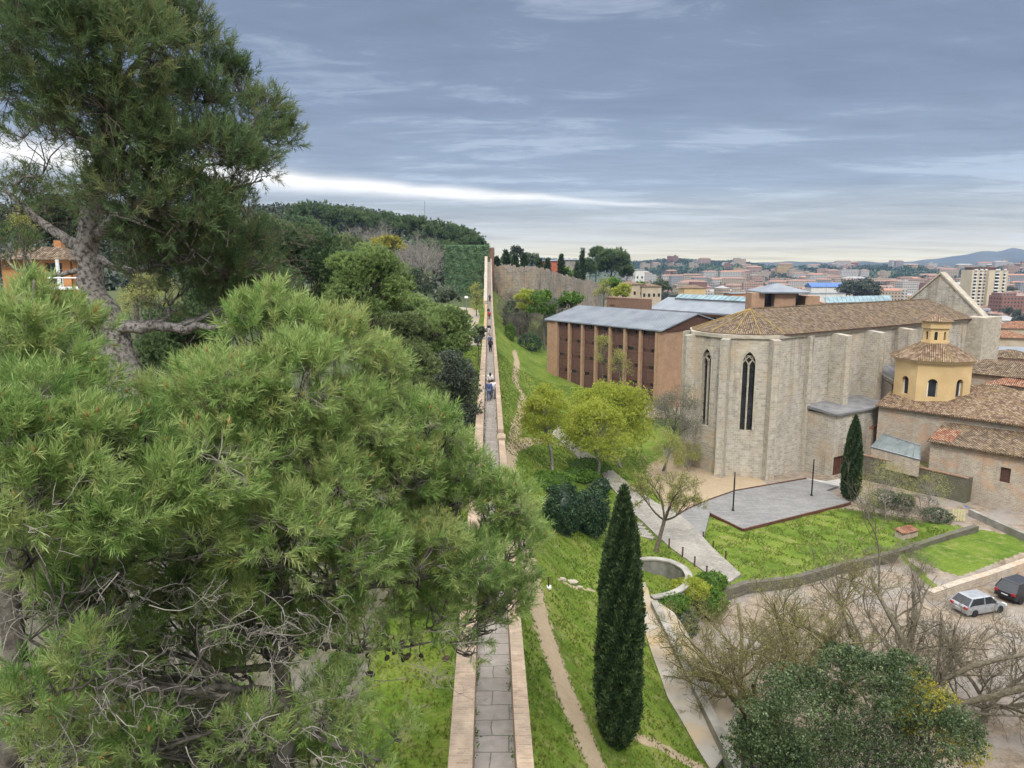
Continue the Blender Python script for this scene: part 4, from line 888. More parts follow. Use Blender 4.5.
for i in range(n_):
    t = cv_[min(i+1,n_-1)]-cv_[max(i-1,0)]; t /= np.linalg.norm(t); q = np.array([t[1],-t[0]]); rs.append([(*(cv_[i]-q*.29),bz+.003),(*(cv_[i]-q*.29),bz+.12),(*(cv_[i]+q*.29),bz+.12),(*(cv_[i]+q*.29),bz+.003)])
mb.rings(rs); o = mb.build('coping', conc, bpy.data.objects['basin_wall'])
wall_line('lawn_wall', 'low mossy wall edging the big lawn above the parking lot', [at(*p,1.3) for p in [(718,592),(745,583),(770,580),(796,576),(838,564),(870,557),(900,550),(940,538),(976,528)]], -.6, [1.35,1.4,1.35,1.3,1.3,1.3,1.35,1.5,1.6], .55, moss_wall)
wall_line('parking_wall', 'low ochre stone wall behind the parked cars', [at(*p,1.1) for p in [(930,592),(960,582),(990,573),(1024,561),(1080,541)]], -.5, 1.15, .6, stone_rubble)
# steps
mb = MB()
sa_, sb_ = gp(637,524), gp(651,541)
for k in range(5):
    f = k/5.; p = np.array([sa_[0]+.0,sa_[1]])*(1-f)+np.array(sb_[:2])*f
    mb.box((p[0]-.35,p[1],h1(*p)+.02),(1.9,.62,.26),-.55)
tag(mb.build('stone_steps', path_pav, org=sa_), 'few pale stone steps leading off the paved path towards the grass', 'steps')
# bollards and lamp posts
def bollard(px, py, lab):
    p = gp(px,py); th = thing('bollard', lab, 'bollard', p, 0, 'bollards along the paved path'); mb = MB(); mb.tube([(0,0,-.2),(0,0,.88)],.07,8); mb.build('post', steel_rust, th, local=True)
    mb = MB(); mb.tube([(0,0,.885),(0,0,.93),(0,0,.95)],[.085,.085,.05],8); mb.build('cap', black_metal, th, local=True)
for px, py in [(669,549),(682.5,557),(694.5,567),(706.5,576.5),(725,590.5)]: bollard(px,py,'thin dark post bollard on the grass side of the paved path')
for px, py in [(703,541),(713,551),(725.5,561)]: bollard(px,py,'thin dark post bollard on the lawn side of the paved path')
for px, py, lab in [(733,510.5,'slim black lamp column near the front corner of the grey plaza'),(811.5,495.5,'slim black lamp column on the plaza close to the side chapel')]:
    p = at(px,py,1.25); th = thing('lamp_column', lab, 'lamp post', p, 0, 'black lamp columns on the plaza'); mb = MB(); mb.tube([(0,0,0),(0,0,3.7)],.085,8); mb.build('post', black_metal, th, local=True)
    mb = MB(); mb.tube([(0,0,3.71),(0,0,4.35)],.075,8); mb.build('lamp_head', flat_mat('smoked_lens',(.06,.06,.065),.2), th, local=True)
    mb = MB(); mb.tube([(0,0,.003),(0,0,.12)],.16,8); mb.build('base', black_metal, th, local=True)
for px in (706,713.5):
    p = gp(px,463); mb = MB(); mb.box((0,0,.9),(.14,.14,2.0)); mb.box((0,0,1.95),(.2,.2,.12))
    o = mb.build('gate_post', black_metal, org=(0,0,0)); o.location = p; tag(o, 'dark iron gate post %s the apse corner' % ('left of the other, nearer the grey bush, by' if px<710 else 'right of its pair, tight against'), 'gate post')
p = gp(548.5,588); th = thing('marker_post', 'small dark marker post with white foot on the grass by the sand track', 'post', p)
mb = MB(); mb.tube([(0,0,-.1),(0,0,.75)],.06,6); mb.build('post', wood_brown, th, local=True); mb = MB(); mb.box((0,0,.03),(.34,.34,.14)); mb.build('foot', white_paint, th, local=True)
# street lamp and antenna
p = atd(466.5,322,168); th = thing('street_lamp', 'white globe street lamp standing by the path in front of the ivy tower', 'street lamp', (p[0],p[1],h1(p[0],p[1])))
hh = atd(466.5,298,168)[2]-h1(p[0],p[1]); mb = MB(); mb.tube([(0,0,0),(0,0,hh-.3)],[.12,.08],8); mb.build('post', grey_metal, th, local=True)
mb = MB(); mb.rings([[(r_*math.cos(a),r_*math.sin(a),hh+z_) for a in np.linspace(0,2*math.pi,9)[:-1]] for r_, z_ in ((.15,-.3),(.42,-.1),(.5,.1),(.38,.32),(.1,.42))]); mb.build('lamp_globe', white_paint, th, local=True, smooth=True)
p = atd(425,222,420); th = thing('antenna_mast', 'thin lattice antenna mast rising above the wooded hill', 'mast', (p[0],p[1],30.))
hh = atd(425,201,420)[2]-30; mb = MB(); mb.tube([(0,0,0),(0,0,hh)],[.35,.12],4); mb.build('mast', grey_metal, th, local=True)
mb = MB()
for k in range(4): mb.box((0,0,hh-1-k*2.4),(1.1-.1*k,.1,.1))
mb.build('crossbar', grey_metal, th, local=True)
# ================================================================ foreground pines
def fore_pine(name, label, trunk, limbs, clumps, bark, needle, tmpl, tint0, ncone, shoot_s=1., dens=620, twigmat=None, bare=0, droop=.0, pcones=(), bare_boxes=(), fill=()):
    base = np.array(trunk[0][0]); th = thing(name, label, 'tree', base)
    wd = Wood(); tw_ = Wood(); lv = Leaves(); cones = Leaves(); SK = []; SR = []
    for pts, rad, n in [(trunk[0], trunk[1], 26)]+[(a, b, 12) for a, b in limbs]:
        P, r_ = subdiv(pts, rad, n); P[1:-1] += rng.normal(size=(n-2,3))*np.minimum(r_[1:-1,None]*.35,.05); wd.put(P[None], r_[None], 10); SK.append(P[2:]); SR.append(r_[2:])
    SK = np.concatenate(SK); SR = np.concatenate(SR)
    clumps = list(clumps)
    for (poly, nf, Df, r0_, r1_, k_) in fill:
        xs_ = [p[0] for p in poly]; ys_ = [p[1] for p in poly]; m_ = 0
        while m_ < nf:
            a_, b_ = random.uniform(min(xs_),max(xs_)), random.uniform(min(ys_),max(ys_))
            if inpoly(np.array([a_]),np.array([b_]),poly)[0]: clumps.append((a_,b_,Df(a_,b_)+random.uniform(-.3,1.6),random.uniform(r0_,r1_),k_)); m_ += 1
    for cl_ in clumps:
        px, py, D, r_ = cl_[:4]; k = cl_[4] if len(cl_) > 4 else 1.
        c = atd(px, py, D); dist = np.linalg.norm(SK-c, axis=1)+np.maximum(0, SK[:,2]-c[2]+.3)*1.5; i = int(np.argmin(dist)); s0 = SK[i]
        L = np.linalg.norm(c-s0); hub = c-np.array([0,0,r_*.35])
        B = bend(s0[None], hub[None], 7, .10, .08)[0]; r0 = min(SR[i]*.55, .02+.012*L+.03*r_); wd.put(B[None], np.linspace(r0,.014,7)[None], 6)
        nodes = c+unit(rng.normal(size=(7,3)))*r_*np.array([.5,.5,.35]); nb_ = bend(np.repeat(B[[3,4,5,5,6,6,6]],1,0), nodes, 5, .12); wd.put(nb_, np.tile(np.linspace(.016,.008,5),(7,1)), 4)
        n = max(8, int(dens*r_*r_*k)); d = unit(rng.normal(size=(n,3))); d[:,2] = np.where(d[:,2] < -.35, -d[:,2], d[:,2])
        # lumpy surface made of several lobes
        lob = unit(rng.normal(size=(9,3))+np.array([0,0,.3])); li = rng.integers(0,9,n); dd = unit(d*.62+lob[li]*.75)
        pos = c+dd*r_*np.array([1,1,.8])*(.35+.7*rng.random(n)**.45)[:,None]
        ax = unit(dd*.75+np.array([0,0,.55-droop])+rng.normal(size=(n,3))*.33)
        nd = nodes[np.argmin(((pos[:,None]-nodes[None])**2).sum(2),1)]
        keep = rng.random(n) < .8; Bt = bend(nd[keep], pos[keep], 4, .13, .05); tw_.put(Bt, np.tile(np.linspace(.005,.0028,4),(keep.sum(),1)), 3)
        sc_ = rng.uniform(.8,1.25,n)*shoot_s; ctint = tint0+rng.normal()*.10
        tint = np.clip(ctint+rng.normal(size=n)*.15,0,.70)
        for j, t in enumerate(tmpl):
            mk = (np.arange(n) % len(tmpl)) == j; lv.put(*t, pos[mk], ax[mk], sc_[mk], tint[mk])
        nc = rng.random(n) < ncone*rng.uniform(.2,1.8)
        if nc.any(): lv.put(*CANDLE, pos[nc]+ax[nc]*.10*sc_[nc,None], unit(ax[nc]+np.array([0,0,.4])), sc_[nc]*rng.uniform(.7,1.3,nc.sum()), .86+.14*rng.random(nc.sum()))
    # bare grey twigs
    for (px0,py0,px1,py1,D0,D1,n) in bare_boxes:
        A = np.array([atd(rng.uniform(px0,px1), rng.uniform(py0,py1), rng.uniform(D0,D1)) for _ in range(n)]); near = SK[np.argmin(((A[:,None]-SK[None])**2).sum(2),1)]
        u = unit(A-near+rng.normal(size=A.shape)*.8); u[:,2] = np.clip(u[:,2],-.5,.25); E = A+u*rng.uniform(.25,.7,n)[:,None]
        Bt = bend(A, E, 7, .14, .06); tw_.put(Bt, np.tile(np.linspace(.0065,.0025,7),(n,1)), 4)
        for rep in range(4):
            k = rng.integers(1,6,n); S_ = Bt[np.arange(n),k]; E2 = S_+unit(u+rng.normal(size=A.shape)*.8)*rng.uniform(.12,.36,n)[:,None]
            b2_ = bend(S_, E2, 5, .16); tw_.put(b2_, np.tile(np.linspace(.0038,.0018,5),(n,1)), 3)
            S3 = b2_[np.arange(n), rng.integers(1,4,n)]; E3 = S3+unit(u+rng.normal(size=A.shape))*rng.uniform(.08,.25,n)[:,None]; tw_.put(bend(S3,E3,4,.15), np.tile(np.linspace(.004,.002,4),(n,1)), 3)
    to = wd.build('trunk', bark, th); tw_.build('twigs', twigmat or M_twig, th); lv.build('crown', needle, th)
    if len(pcones):
        pc = Leaves(); P = np.array([atd(*p) for p in pcones]); k = np.linspace(0,2*math.pi,8)[:-1]; vs__ = []; 
        for zz_, rr in ((-.04,.012),(-.02,.03),(.01,.032),(.04,.02),(.06,.004)): vs__ += [(rr*math.cos(a),rr*math.sin(a),zz_) for a in k]
        f__ = [(i*7+j,i*7+(j+1)%7,(i+1)*7+(j+1)%7,(i+1)*7+j) for i in range(4) for j in range(7)]
        nr_ = SK[np.argmin(((P[:,None]-SK[None])**2).sum(2),1)]; P = nr_+unit(P-nr_)*np.minimum(np.linalg.norm(P-nr_,axis=1),.32)[:,None]*rng.uniform(.4,1.,len(P))[:,None]; cw = Wood(); cw.put(bend(nr_,P+[0,0,.03],5,.1), np.tile(np.linspace(.008,.004,5),(len(P),1)), 4); cw.build('cone_twigs', bark, th)
        for p_ in P: pc = Leaves(); pc.put(np.array(vs__), np.array(f__), p_[None], rng.normal(size=(1,3))+[0,0,-.6], rng.uniform(.9,1.4,1), rng.random(1)); pc.build('pine_cone', M_pcone, th)
    return th
cvv = []; 
for zz_, rr in ((0,.004),(.012,.011),(.04,.010),(.062,.002)): cvv += [(rr*math.cos(a),rr*math.sin(a),zz_) for a in np.linspace(0,2*math.pi,6)[:-1]]
CANDLE = (np.array(cvv), np.array([(i*5+j,i*5+(j+1)%5,(i+1)*5+(j+1)%5,(i+1)*5+j) for i in range(3) for j in range(5)]))
TN = [tuft(46,.14,.108,.0048) for _ in range(5)]
TD = [tuft(34,.16,.115,.0072) for _ in range(4)]
zg = h1(-7,14)
def W_(px,py,D): return atd(px,py,D)
ta = [np.array([-6.4,13.4,zg-.3]), np.array([-6.6,13.6,19.]), W_(160,432,14), W_(128,392,14), W_(116,350,14), W_(103,305,14.2), W_(88,268,14.4), W_(86,240,14.5), W_(98,190,14.5), W_(110,120,14.6), W_(118,40,14.8), W_(122,-60,15)]
fore_pine('pine_tree', 'tall dark pine with thick bare grey trunk leaning at the upper left', (ta, [.42,.36,.34,.31,.30,.25,.24,.22,.17,.13,.09,.04]),
    [([W_(112,330,14.1),W_(150,326,13.8),W_(190,330,13.5),W_(240,322,13.2)],[.13,.105,.075,.03]), ([W_(86,250,14.5),W_(55,232,14.6),W_(30,215,14.8),W_(5,190,15)],[.12,.09,.07,.04]),
     ([W_(92,235,14.5),W_(125,215,14),W_(160,190,13.5),W_(205,165,13.5)],[.13,.1,.07,.04]), ([W_(100,180,14.5),W_(150,140,14.2),W_(210,120,14.5),W_(270,130,14.8)],[.11,.09,.06,.03]),
     ([W_(100,160,14.5),W_(60,110,13.5),W_(30,70,13),W_(0,30,12.5)],[.11,.09,.06,.03]), ([W_(90,255,14.4),W_(130,275,14.2),W_(165,262,14),W_(215,255,14.4)],[.07,.055,.045,.03]), ([W_(112,90,14.6),W_(150,50,14),W_(190,20,14),W_(205,-5,14)],[.08,.06,.04,.02])],
    [(15,-25,13,1.2),(85,-20,13,1.2),(148,5,14,1.0),(182,22,14,.5,.6),(200,52,14.2,.62,.8),(60,50,12,1.15),(130,62,12.5,1.1),(225,88,14.5,.7,.8),(185,110,13.5,.95),(262,112,14.5,.55,.85),(278,138,15,.45,1.),(245,142,14,.72),(25,95,12.5,.9,.6),(100,125,12,.95),(150,150,12.5,.9),(212,165,13,.85),(258,172,14.3,.5,.7),
     (130,202,12.2,.85),(178,212,12.6,.85),(228,212,14,.65,.8),(160,238,13.4,.6),(205,245,14.8,.75),(45,150,15,.9,.3),(20,200,15,.8,.45),(85,190,15,.6,.35),(245,240,16,.7,.8),(232,285,15,.7,.6),(150,262,13.8,.55,.8),(180,250,13.2,.6,.8),(215,268,14.2,.6,.8),(250,255,15,.6,.8),(140,225,13,.5,.7),(190,275,15,.7,.5),(215,310,14.5,.6,.6),(165,300,15.5,.55,.35),(60,5,15,1.2),(120,-30,15.5,1.2),(5,20,15,1.2),(12,245,16,.5,.6)],
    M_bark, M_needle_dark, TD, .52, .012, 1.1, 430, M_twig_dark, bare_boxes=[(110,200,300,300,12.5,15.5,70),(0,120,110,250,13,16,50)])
tb = [np.array([-2.9,8.2,h1(-2.9,8.2)-.3]), np.array([-2.8,8.3,20.]), W_(275,640,8.4), W_(285,520,8.5), W_(280,420,8.6), W_(276,330,8.7), W_(272,290,8.7)]
fore_pine('pine_tree', 'bushy bright green pine with orange cone tips spreading over the wall walk', (tb, [.16,.13,.095,.075,.05,.03,.012]),
    [([W_(282,600,8.4),W_(350,590,9),W_(420,580,9.6),W_(490,560,10.4)],[.06,.045,.032,.018]), ([W_(284,520,8.5),W_(340,500,8.8),W_(400,470,9.3)],[.07,.05,.025]), ([W_(280,560,8.4),W_(230,520,7.6),W_(190,480,6.9)],[.07,.05,.02]),
     ([W_(275,640,8.4),W_(350,650,9),W_(405,648,9.4),W_(440,640,9.8)],[.05,.036,.02,.009]), ([W_(270,690,8.2),W_(200,690,7),W_(120,690,6.4),W_(30,640,6)],[.045,.034,.024,.012]), ([W_(272,700,8.2),W_(320,740,8),W_(380,760,8.4)],[.05,.035,.02])],
    [(272,305,8.7,.3,1.),(256,330,8.4,.4),(292,335,8.6,.4),(335,345,9,.55),(300,385,8,.62),(375,372,9.4,.48),(402,415,9.6,.45),(350,425,8.6,.62),(222,398,7.6,.6),(252,455,7.6,.65),(318,485,8,.65),(398,475,9,.6),(440,505,10,.55),(488,502,10.5,.5),(522,538,10.6,.42),(470,562,10,.62),(420,555,9,.6),(350,555,8,.6),(280,535,7.2,.6),(205,470,6.8,.55),(190,545,6.6,.4,.7),(440,612,9.6,.42,.9),(488,625,10.5,.32,.7),(365,632,8.6,.42,.6),(505,600,10.6,.4,.9),
     (330,705,8,.5,.6),(250,738,7.2,.42,.6),(150,742,6.6,.4,.7),(60,748,6.2,.45),(400,735,9,.3,.3),(300,640,8.2,.45,.35),(225,610,7.2,.4,.35),(180,400,8,.45,.8),(420,470,10,.45),(520,585,10.8,.3,.6),(360,765,8.4,.36,.7),(470,650,10.2,.25,.5),(395,640,9.2,.3,.35)],
    M_bark_dark, M_needle, TN, .5, .06, 1., 640, M_twig, bare_boxes=[(110,570,340,760,6.3,8.6,80),(0,580,150,720,6,7.5,30),(370,600,460,690,8.6,9.8,16)],
    fill=[([(170,380),(400,360),(440,440),(545,500),(540,585),(505,615),(430,610),(370,620),(340,700),(330,560),(170,560)],38,lambda x,y: 7.6+.0055*(x-150)-.0012*(y-500),.34,.5,.8), ([(0,470),(170,440),(330,540),(120,570),(0,570)],14,lambda x,y: 6.9+.004*x,.3,.42,.8), ([(0,560),(330,560),(360,768),(0,768)],66,lambda x,y: 7.0+.004*x,.30,.46,.75)],
    pcones=[(385+rng.normal()*34,648+rng.normal()*18,9.2+rng.normal()*.25) for _ in range(26)]+[(235,420,7.2),(220,452,7.1),(270,470,7.3),(330,470,7.8)])
tc = [np.array([-5.2,6.,h1(-5.2,6)-.3]), np.array([-5.2,6.1,20.]), W_(10,560,6.6), W_(30,440,6.8), W_(36,340,7.2), W_(34,280,7.4)]
fore_pine('pine_tree', 'bright green pine with orange tips cut off by the left picture edge', (tc, [.17,.14,.1,.07,.04,.012]),
    [([W_(28,470,6.7),W_(80,450,6.5),W_(140,460,6.6)],[.05,.035,.015]), ([W_(20,540,6.6),W_(90,530,6.2),W_(160,520,6.3)],[.05,.035,.015]), ([W_(34,380,7),W_(70,350,7.4),W_(95,335,7.8)],[.04,.03,.012])],
    [(28,308,7.4,.32),(64,328,7.6,.32),(20,335,6.8,.36),(92,330,8,.22,.8),(58,362,7,.36),(88,392,7,.32),(38,412,6.2,.42),(5,440,5.8,.4),(84,446,6.2,.4),(128,442,6.6,.34),(160,492,6.4,.38),(60,492,5.8,.42),(10,500,5.6,.4),(112,522,6,.4),(165,440,7.4,.36),(30,700,5.6,.32,.8),(85,660,5.8,.28,.6),(20,560,5.8,.3,.6)],
    M_bark_dark, M_needle, TN, .48, .09, 1., 760, M_twig, bare_boxes=[(0,540,120,720,5.6,6.6,30)])
# ================================================================ the other trees
def leaves_on(lv, c, rad, n, clr, tmpl, sc, tint, K=None, up_=.4, flat=1.):
    rad = np.asarray(rad, float); K = K or max(14, int(26*(1/max(clr,.15))**1.2*.25)); d = unit(rng.normal(size=(K,3))); d[:,2] = np.where(d[:,2] < -.55, -d[:,2], d[:,2])
    cc = c+d*rad*(.45+.42*rng.random((K,1))**.6); ct = tint+rng.normal(size=K)*.12; i = rng.integers(0,K,n)
    off = unit(rng.normal(size=(n,3)))*(rng.random((n,1))**.4)*clr*rad.mean()*rng.uniform(.7,1.35,K)[i][:,None]; off[:,2] *= .75
    pos = cc[i]+off; ax = unit(unit(pos-c)*.6+np.array([0,0,up_])+rng.normal(size=(n,3))*.4)
    t_ = ct[i]+rng.normal(size=n)*.17
    if tmpl is LT: t_ = np.clip(t_*.8,0,.66)
    for j, t in enumerate(tmpl):
        mk = (np.arange(n) % len(tmpl)) == j; lv.put(*t, pos[mk], ax[mk], sc*rng.uniform(.75,1.3,mk.sum()), t_[mk])
    return cc
LC = [leafclump(6,.5,.52) for _ in range(4)]; LS = [leafclump(5,.6,.3) for _ in range(4)]; LT = [tuft(16,.35,.75,.17,15,65) for _ in range(4)]
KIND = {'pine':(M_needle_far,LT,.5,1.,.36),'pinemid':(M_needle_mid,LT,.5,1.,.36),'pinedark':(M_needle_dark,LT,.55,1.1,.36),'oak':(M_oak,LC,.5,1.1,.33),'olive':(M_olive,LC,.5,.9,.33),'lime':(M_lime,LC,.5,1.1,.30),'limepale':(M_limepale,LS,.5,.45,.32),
        'green':(M_green,LC,.5,1.,.33),'evergreen':(M_evergreen,LC,.5,.9,.33),'hedge':(M_hedge,LC,.5,1.5,.22),'yellow':(M_yellow,LC,.5,.9,.3),'scrub':(M_scrub,LS,.5,.9,.33),'greyscrub':(M_greyscrub,LS,.5,.75,.4)}
def tree(px, py, Yd, rx, ry, kind, label, group=None, name='tree', base=None, trunk=None, ncl=None, dens=1., bark=None, rz=None, cat='tree', twig=24, leafpx=2.6, tr=None, lobes=()):
    mat, tm_, t0, dk, clr = KIND[kind]; c = atd(px,py,Yd); k = np.linalg.norm(c-np.array([0,0,CZ]))/FPX; rad = np.array([rx*k, (rz or rx)*k*.9, ry*k])
    b = np.array(base) if base is not None else np.array([c[0],c[1],h1(c[0],c[1])])
    th = thing(name, label, cat, b, 0, group); lv = Leaves(); wd = Wood()
    n = int(min(14000, 60+rx*ry*3.14*dens*dk*1.35)); cc = leaves_on(lv, c, rad, n, clr, tm_, leafpx*k*1.3, t0, ncl)
    for (lx,ly,lrx,lry) in lobes: leaves_on(lv, atd(lx,ly,Yd), [lrx*k,lrx*k*.9,lry*k], int(lrx*lry*3.14*dens*dk*1.35), clr, tm_, leafpx*k*1.3, t0, 40)
    r0 = tr or max(.08, rad[0]*.055); top = c+np.array([0,0,-rad[2]*.25]); 
    P, rr = subdiv([b-np.array([0,0,.3]), b*.5+top*.5+rng.normal(size=3)*np.array([.2,.2,0])*rad[0]*.3, top, c+np.array([0,0,rad[2]*.4])], [r0*1.25,r0,r0*.75,r0*.2], 12); wd.put(P[None], rr[None], 8)
    kk = min(len(cc), twig); S0 = P[rng.integers(5,10,kk)]; Bt = bend(S0, cc[:kk], 6, .1, -.05); wd.put(Bt, np.linspace(r0*.4,r0*.08,6)[None].repeat(kk,0), 5)
    E = Bt[rng.integers(0,kk,kk*3), 4]; wd.put(bend(E, E+unit(rng.normal(size=E.shape)+[0,0,.5])*rad.mean()*.35, 4, .12), np.linspace(r0*.12,r0*.03,4)[None].repeat(len(E),0), 3)
    wd.build('trunk', bark or M_bark_dark, th); lv.build('crown', mat, th); return th
def bare_tree(base, height, spread, label, mat=M_twig_dark, lv_n=5, forks=4, r0=.2, group=None, lean=(0,0), buds=None, budn=0, fork_h=.22, name='bare_tree', th=None, kids=6, upb=.35, budsc=.1):
    b = np.array(base, float); th = th or thing(name, label, 'tree', b, 0, group); wd = Wood(); top = b+np.array([lean[0],lean[1],height*fork_h])
    P, rr = subdiv([b-np.array([0,0,.3]), b*.5+top*.5+rng.normal(size=3)*[.08,.08,0], top], [r0*1.3,r0*1.05,r0*.95], 8); wd.put(P[None], rr[None], 9)
    az = rng.uniform(0,6.28)+np.arange(forks)*6.28/forks+rng.normal(size=forks)*.3; el = rng.uniform(.65,1.15,forks)
    D = np.stack([np.cos(az)*np.cos(el)*spread/height*1.5, np.sin(az)*np.cos(el)*spread/height*1.5, np.sin(el)],1); S0 = np.repeat(top[None],forks,0)-np.array([0,0,1.])*rng.uniform(0,.12,forks)[:,None]*height*fork_h
    L = np.full(forks, height*(1-fork_h)*.74)*rng.uniform(.8,1.12,forks); rad = np.full(forks, r0*.62); tips = None
    for l in range(lv_n):
        E = S0+unit(D)*L[:,None]; Bt = bend(S0, E, 7, .07, -.05); f = .28 if l == lv_n-1 else .42; wd.put(Bt, rad[:,None]*np.linspace(1,f,7)[None], [7,6,4,3,3,3][l])
        if l == lv_n-1: tips = Bt.reshape(-1,3); break
        k = [kids,kids,kids-1,5,4][l]; m_ = len(S0); i = np.repeat(np.arange(m_),k); t = rng.uniform(.25,1,len(i)); j = np.clip((t*6).astype(int),1,6); 
        S1 = Bt[i,j]; dp = unit(Bt[i,j]-Bt[i,j-1]); D = unit(dp*.72+rng.normal(size=(len(i),3))*.62+np.array([0,0,upb*.5])); L = L[i]*rng.uniform(.36,.66,len(i)); rad = np.maximum(rad[i]*(1-.5*t)*.5, .0105); S0 = S1
    wd.build('trunk', mat, th)
    if buds: 
        lv = Leaves(); q = tips[rng.integers(0,len(tips),budn)]+rng.normal(size=(budn,3))*.06
        lv.put(*LS[0], q, rng.normal(size=q.shape), budsc*rng.uniform(.6,1.3,budn), rng.random(budn)); lv.build('crown', buds, th)
    return th
def cypress(base, h, hw, label, n, sc, group=None, prof=None, name='cypress_tree'):
    b = np.array(base, float); th = thing(name, label, 'tree', b, 0, group); lv = Leaves(); pr = prof or [(0,.55),(.05,.82),(.15,.97),(.35,1.),(.6,.86),(.8,.58),(.93,.25),(1,.03)]
    zz = np.array([p[0] for p in pr]); rr = np.array([p[1] for p in pr]); t = rng.random(int(n*1.6)); t = t[rng.random(len(t)) < np.interp(t,zz,rr)+.15][:n]; n = len(t); a = rng.uniform(0,6.283,n)
    lump = 1+.06*np.sin(a*3+t*17)+.06*np.sin(a*7-t*31)+.05*np.sin(a*11+t*63); r_ = np.interp(t,zz,rr)*hw*lump*(.86+.16*rng.random(n)+.14*(rng.random(n)<.05)*rng.random(n))
    pos = b+np.stack([np.cos(a)*r_, np.sin(a)*r_, t*h+.05],1); ax = np.stack([np.cos(a)*.45, np.sin(a)*.45, np.full(n,1.)],1)+rng.normal(size=(n,3))*.25
    cl_ = .45+.18*np.sin(a*7-t*31)+.1*np.sin(a*11+t*63)
    for j, s_ in enumerate(SPR): mk = np.arange(n)%len(SPR) == j; lv.put(*s_, pos[mk], ax[mk], sc*rng.uniform(.7,1.3,mk.sum()), cl_[mk]+rng.normal(size=mk.sum())*.16)
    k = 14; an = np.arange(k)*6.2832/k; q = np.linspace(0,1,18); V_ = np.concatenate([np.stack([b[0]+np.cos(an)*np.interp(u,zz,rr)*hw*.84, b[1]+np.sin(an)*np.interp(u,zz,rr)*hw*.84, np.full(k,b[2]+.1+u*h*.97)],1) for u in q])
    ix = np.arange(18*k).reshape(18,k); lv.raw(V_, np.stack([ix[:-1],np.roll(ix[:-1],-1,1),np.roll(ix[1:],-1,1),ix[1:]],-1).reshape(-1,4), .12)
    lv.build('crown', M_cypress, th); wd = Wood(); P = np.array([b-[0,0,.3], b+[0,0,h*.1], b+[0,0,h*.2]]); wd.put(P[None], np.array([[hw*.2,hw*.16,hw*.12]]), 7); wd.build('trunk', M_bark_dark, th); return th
def spray(n=7):
    a = rng.uniform(0,6.28,n); th_ = rng.uniform(.1,.5,n); d = np.stack([np.sin(th_)*np.cos(a),np.sin(th_)*np.sin(a),np.cos(th_)],1); o = rng.normal(size=(n,3))*.22; s = unit(np.cross(d,rng.normal(size=(n,3))))*.16
    V = np.stack([o, o+d*.5+s, o+d*1., o+d*.5-s],1).reshape(-1,3); i = np.arange(n)*4; return V, np.stack([i,i+1,i+2,i+3],1)
SPR = [spray() for _ in range(4)]
def shrub(px, py, rx, ry, kind, label, group=None, sink=.25, name='shrub', dens=.8, core=True, leafpx=3., cat='shrub'):
    p = gp(px,py); k = np.linalg.norm(p-np.array([0,0,CZ]))/FPX; mat, tm_, t0, dk, clr = KIND[kind]; th = thing(name, label, cat, p, 0, group); lv = Leaves()
    rad = np.array([rx*k, rx*k*.9, ry*k]); c = p+np.array([0,0,rad[2]*(1-sink)]); n = int(rx*ry*3.14*2.2*dens)
    d = unit(rng.normal(size=(n,3))); ph_ = rng.uniform(0,6,4); lump = 1+.13*np.sin(d[:,0]*5+d[:,2]*4+ph_[0])*np.sin(d[:,1]*6+ph_[1])+.08*np.sin(d[:,0]*11+ph_[2])*np.sin(d[:,2]*9+d[:,1]*7+ph_[3])
    pos = c+d*rad*lump[:,None]*(.86+.17*rng.random((n,1))); ti = t0+.14*np.sin(pos[:,0]*9/rad[0]+pos[:,2]*7/rad[2])+rng.normal(size=n)*.15
    for j, t in enumerate(tm_): mk = np.arange(n)%len(tm_) == j; lv.put(*t, pos[mk], unit(d[mk]+rng.normal(size=(mk.sum(),3))*.4), leafpx*k*rng.uniform(.7,1.3,mk.sum()), ti[mk])
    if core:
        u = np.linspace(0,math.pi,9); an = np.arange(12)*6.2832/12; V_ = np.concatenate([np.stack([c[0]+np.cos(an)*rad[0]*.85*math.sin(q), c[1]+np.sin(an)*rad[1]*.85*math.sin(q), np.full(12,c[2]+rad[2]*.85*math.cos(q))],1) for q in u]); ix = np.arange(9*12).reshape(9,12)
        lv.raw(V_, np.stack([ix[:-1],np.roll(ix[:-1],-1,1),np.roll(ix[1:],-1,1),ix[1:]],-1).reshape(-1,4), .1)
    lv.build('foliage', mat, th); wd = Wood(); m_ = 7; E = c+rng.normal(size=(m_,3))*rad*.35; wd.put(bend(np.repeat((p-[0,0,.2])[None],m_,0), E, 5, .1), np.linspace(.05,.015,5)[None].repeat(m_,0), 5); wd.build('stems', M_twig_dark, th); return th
# foreground and church cypresses
p = gp(617,746); d_c = np.linalg.norm(p-[0,0,CZ]); topz = atd(617,489,p[1])[2]
cypress(p, topz-p[2], 18.5*d_c/FPX, 'tall slim dark cypress standing alone on the grass beside the sand track', 13000, .17, prof=[(0,.42),(.04,.72),(.12,.93),(.3,1.),(.55,.93),(.72,.78),(.86,.5),(.95,.22),(1,.03)])
p = at(849.5,499,1.2); topz = atd(849.5,416,p[1])[2]; d_c = np.linalg.norm(p-[0,0,CZ])
cypress(p, topz-p[2], 7.6*d_c/FPX, 'narrow dark cypress in front of the side chapel door', 4200, .19)
for px, yb, yt, Yd, hwp in [(497,268,258,240,1.6),(506,267,251.5,240,2.2),(515,267.5,256,240,2),(524,267.5,254.5,238,1.9),(539,271,260,240,2.1),(547.5,274,260,250,2.2),(561,277,255.5,258,2.2),(577,281,263,268,1.6),(582,283,248.5,272,2.2)]:
    b_ = atd(px,yb,Yd); t_ = atd(px,yt,Yd)
    cypress(b_-[0,0,2.], t_[2]-b_[2]+2., hwp*Yd/FPX, 'slender dark cypress lined up behind the old stone rampart', 260, .9, 'cypresses lined up behind the rampart')
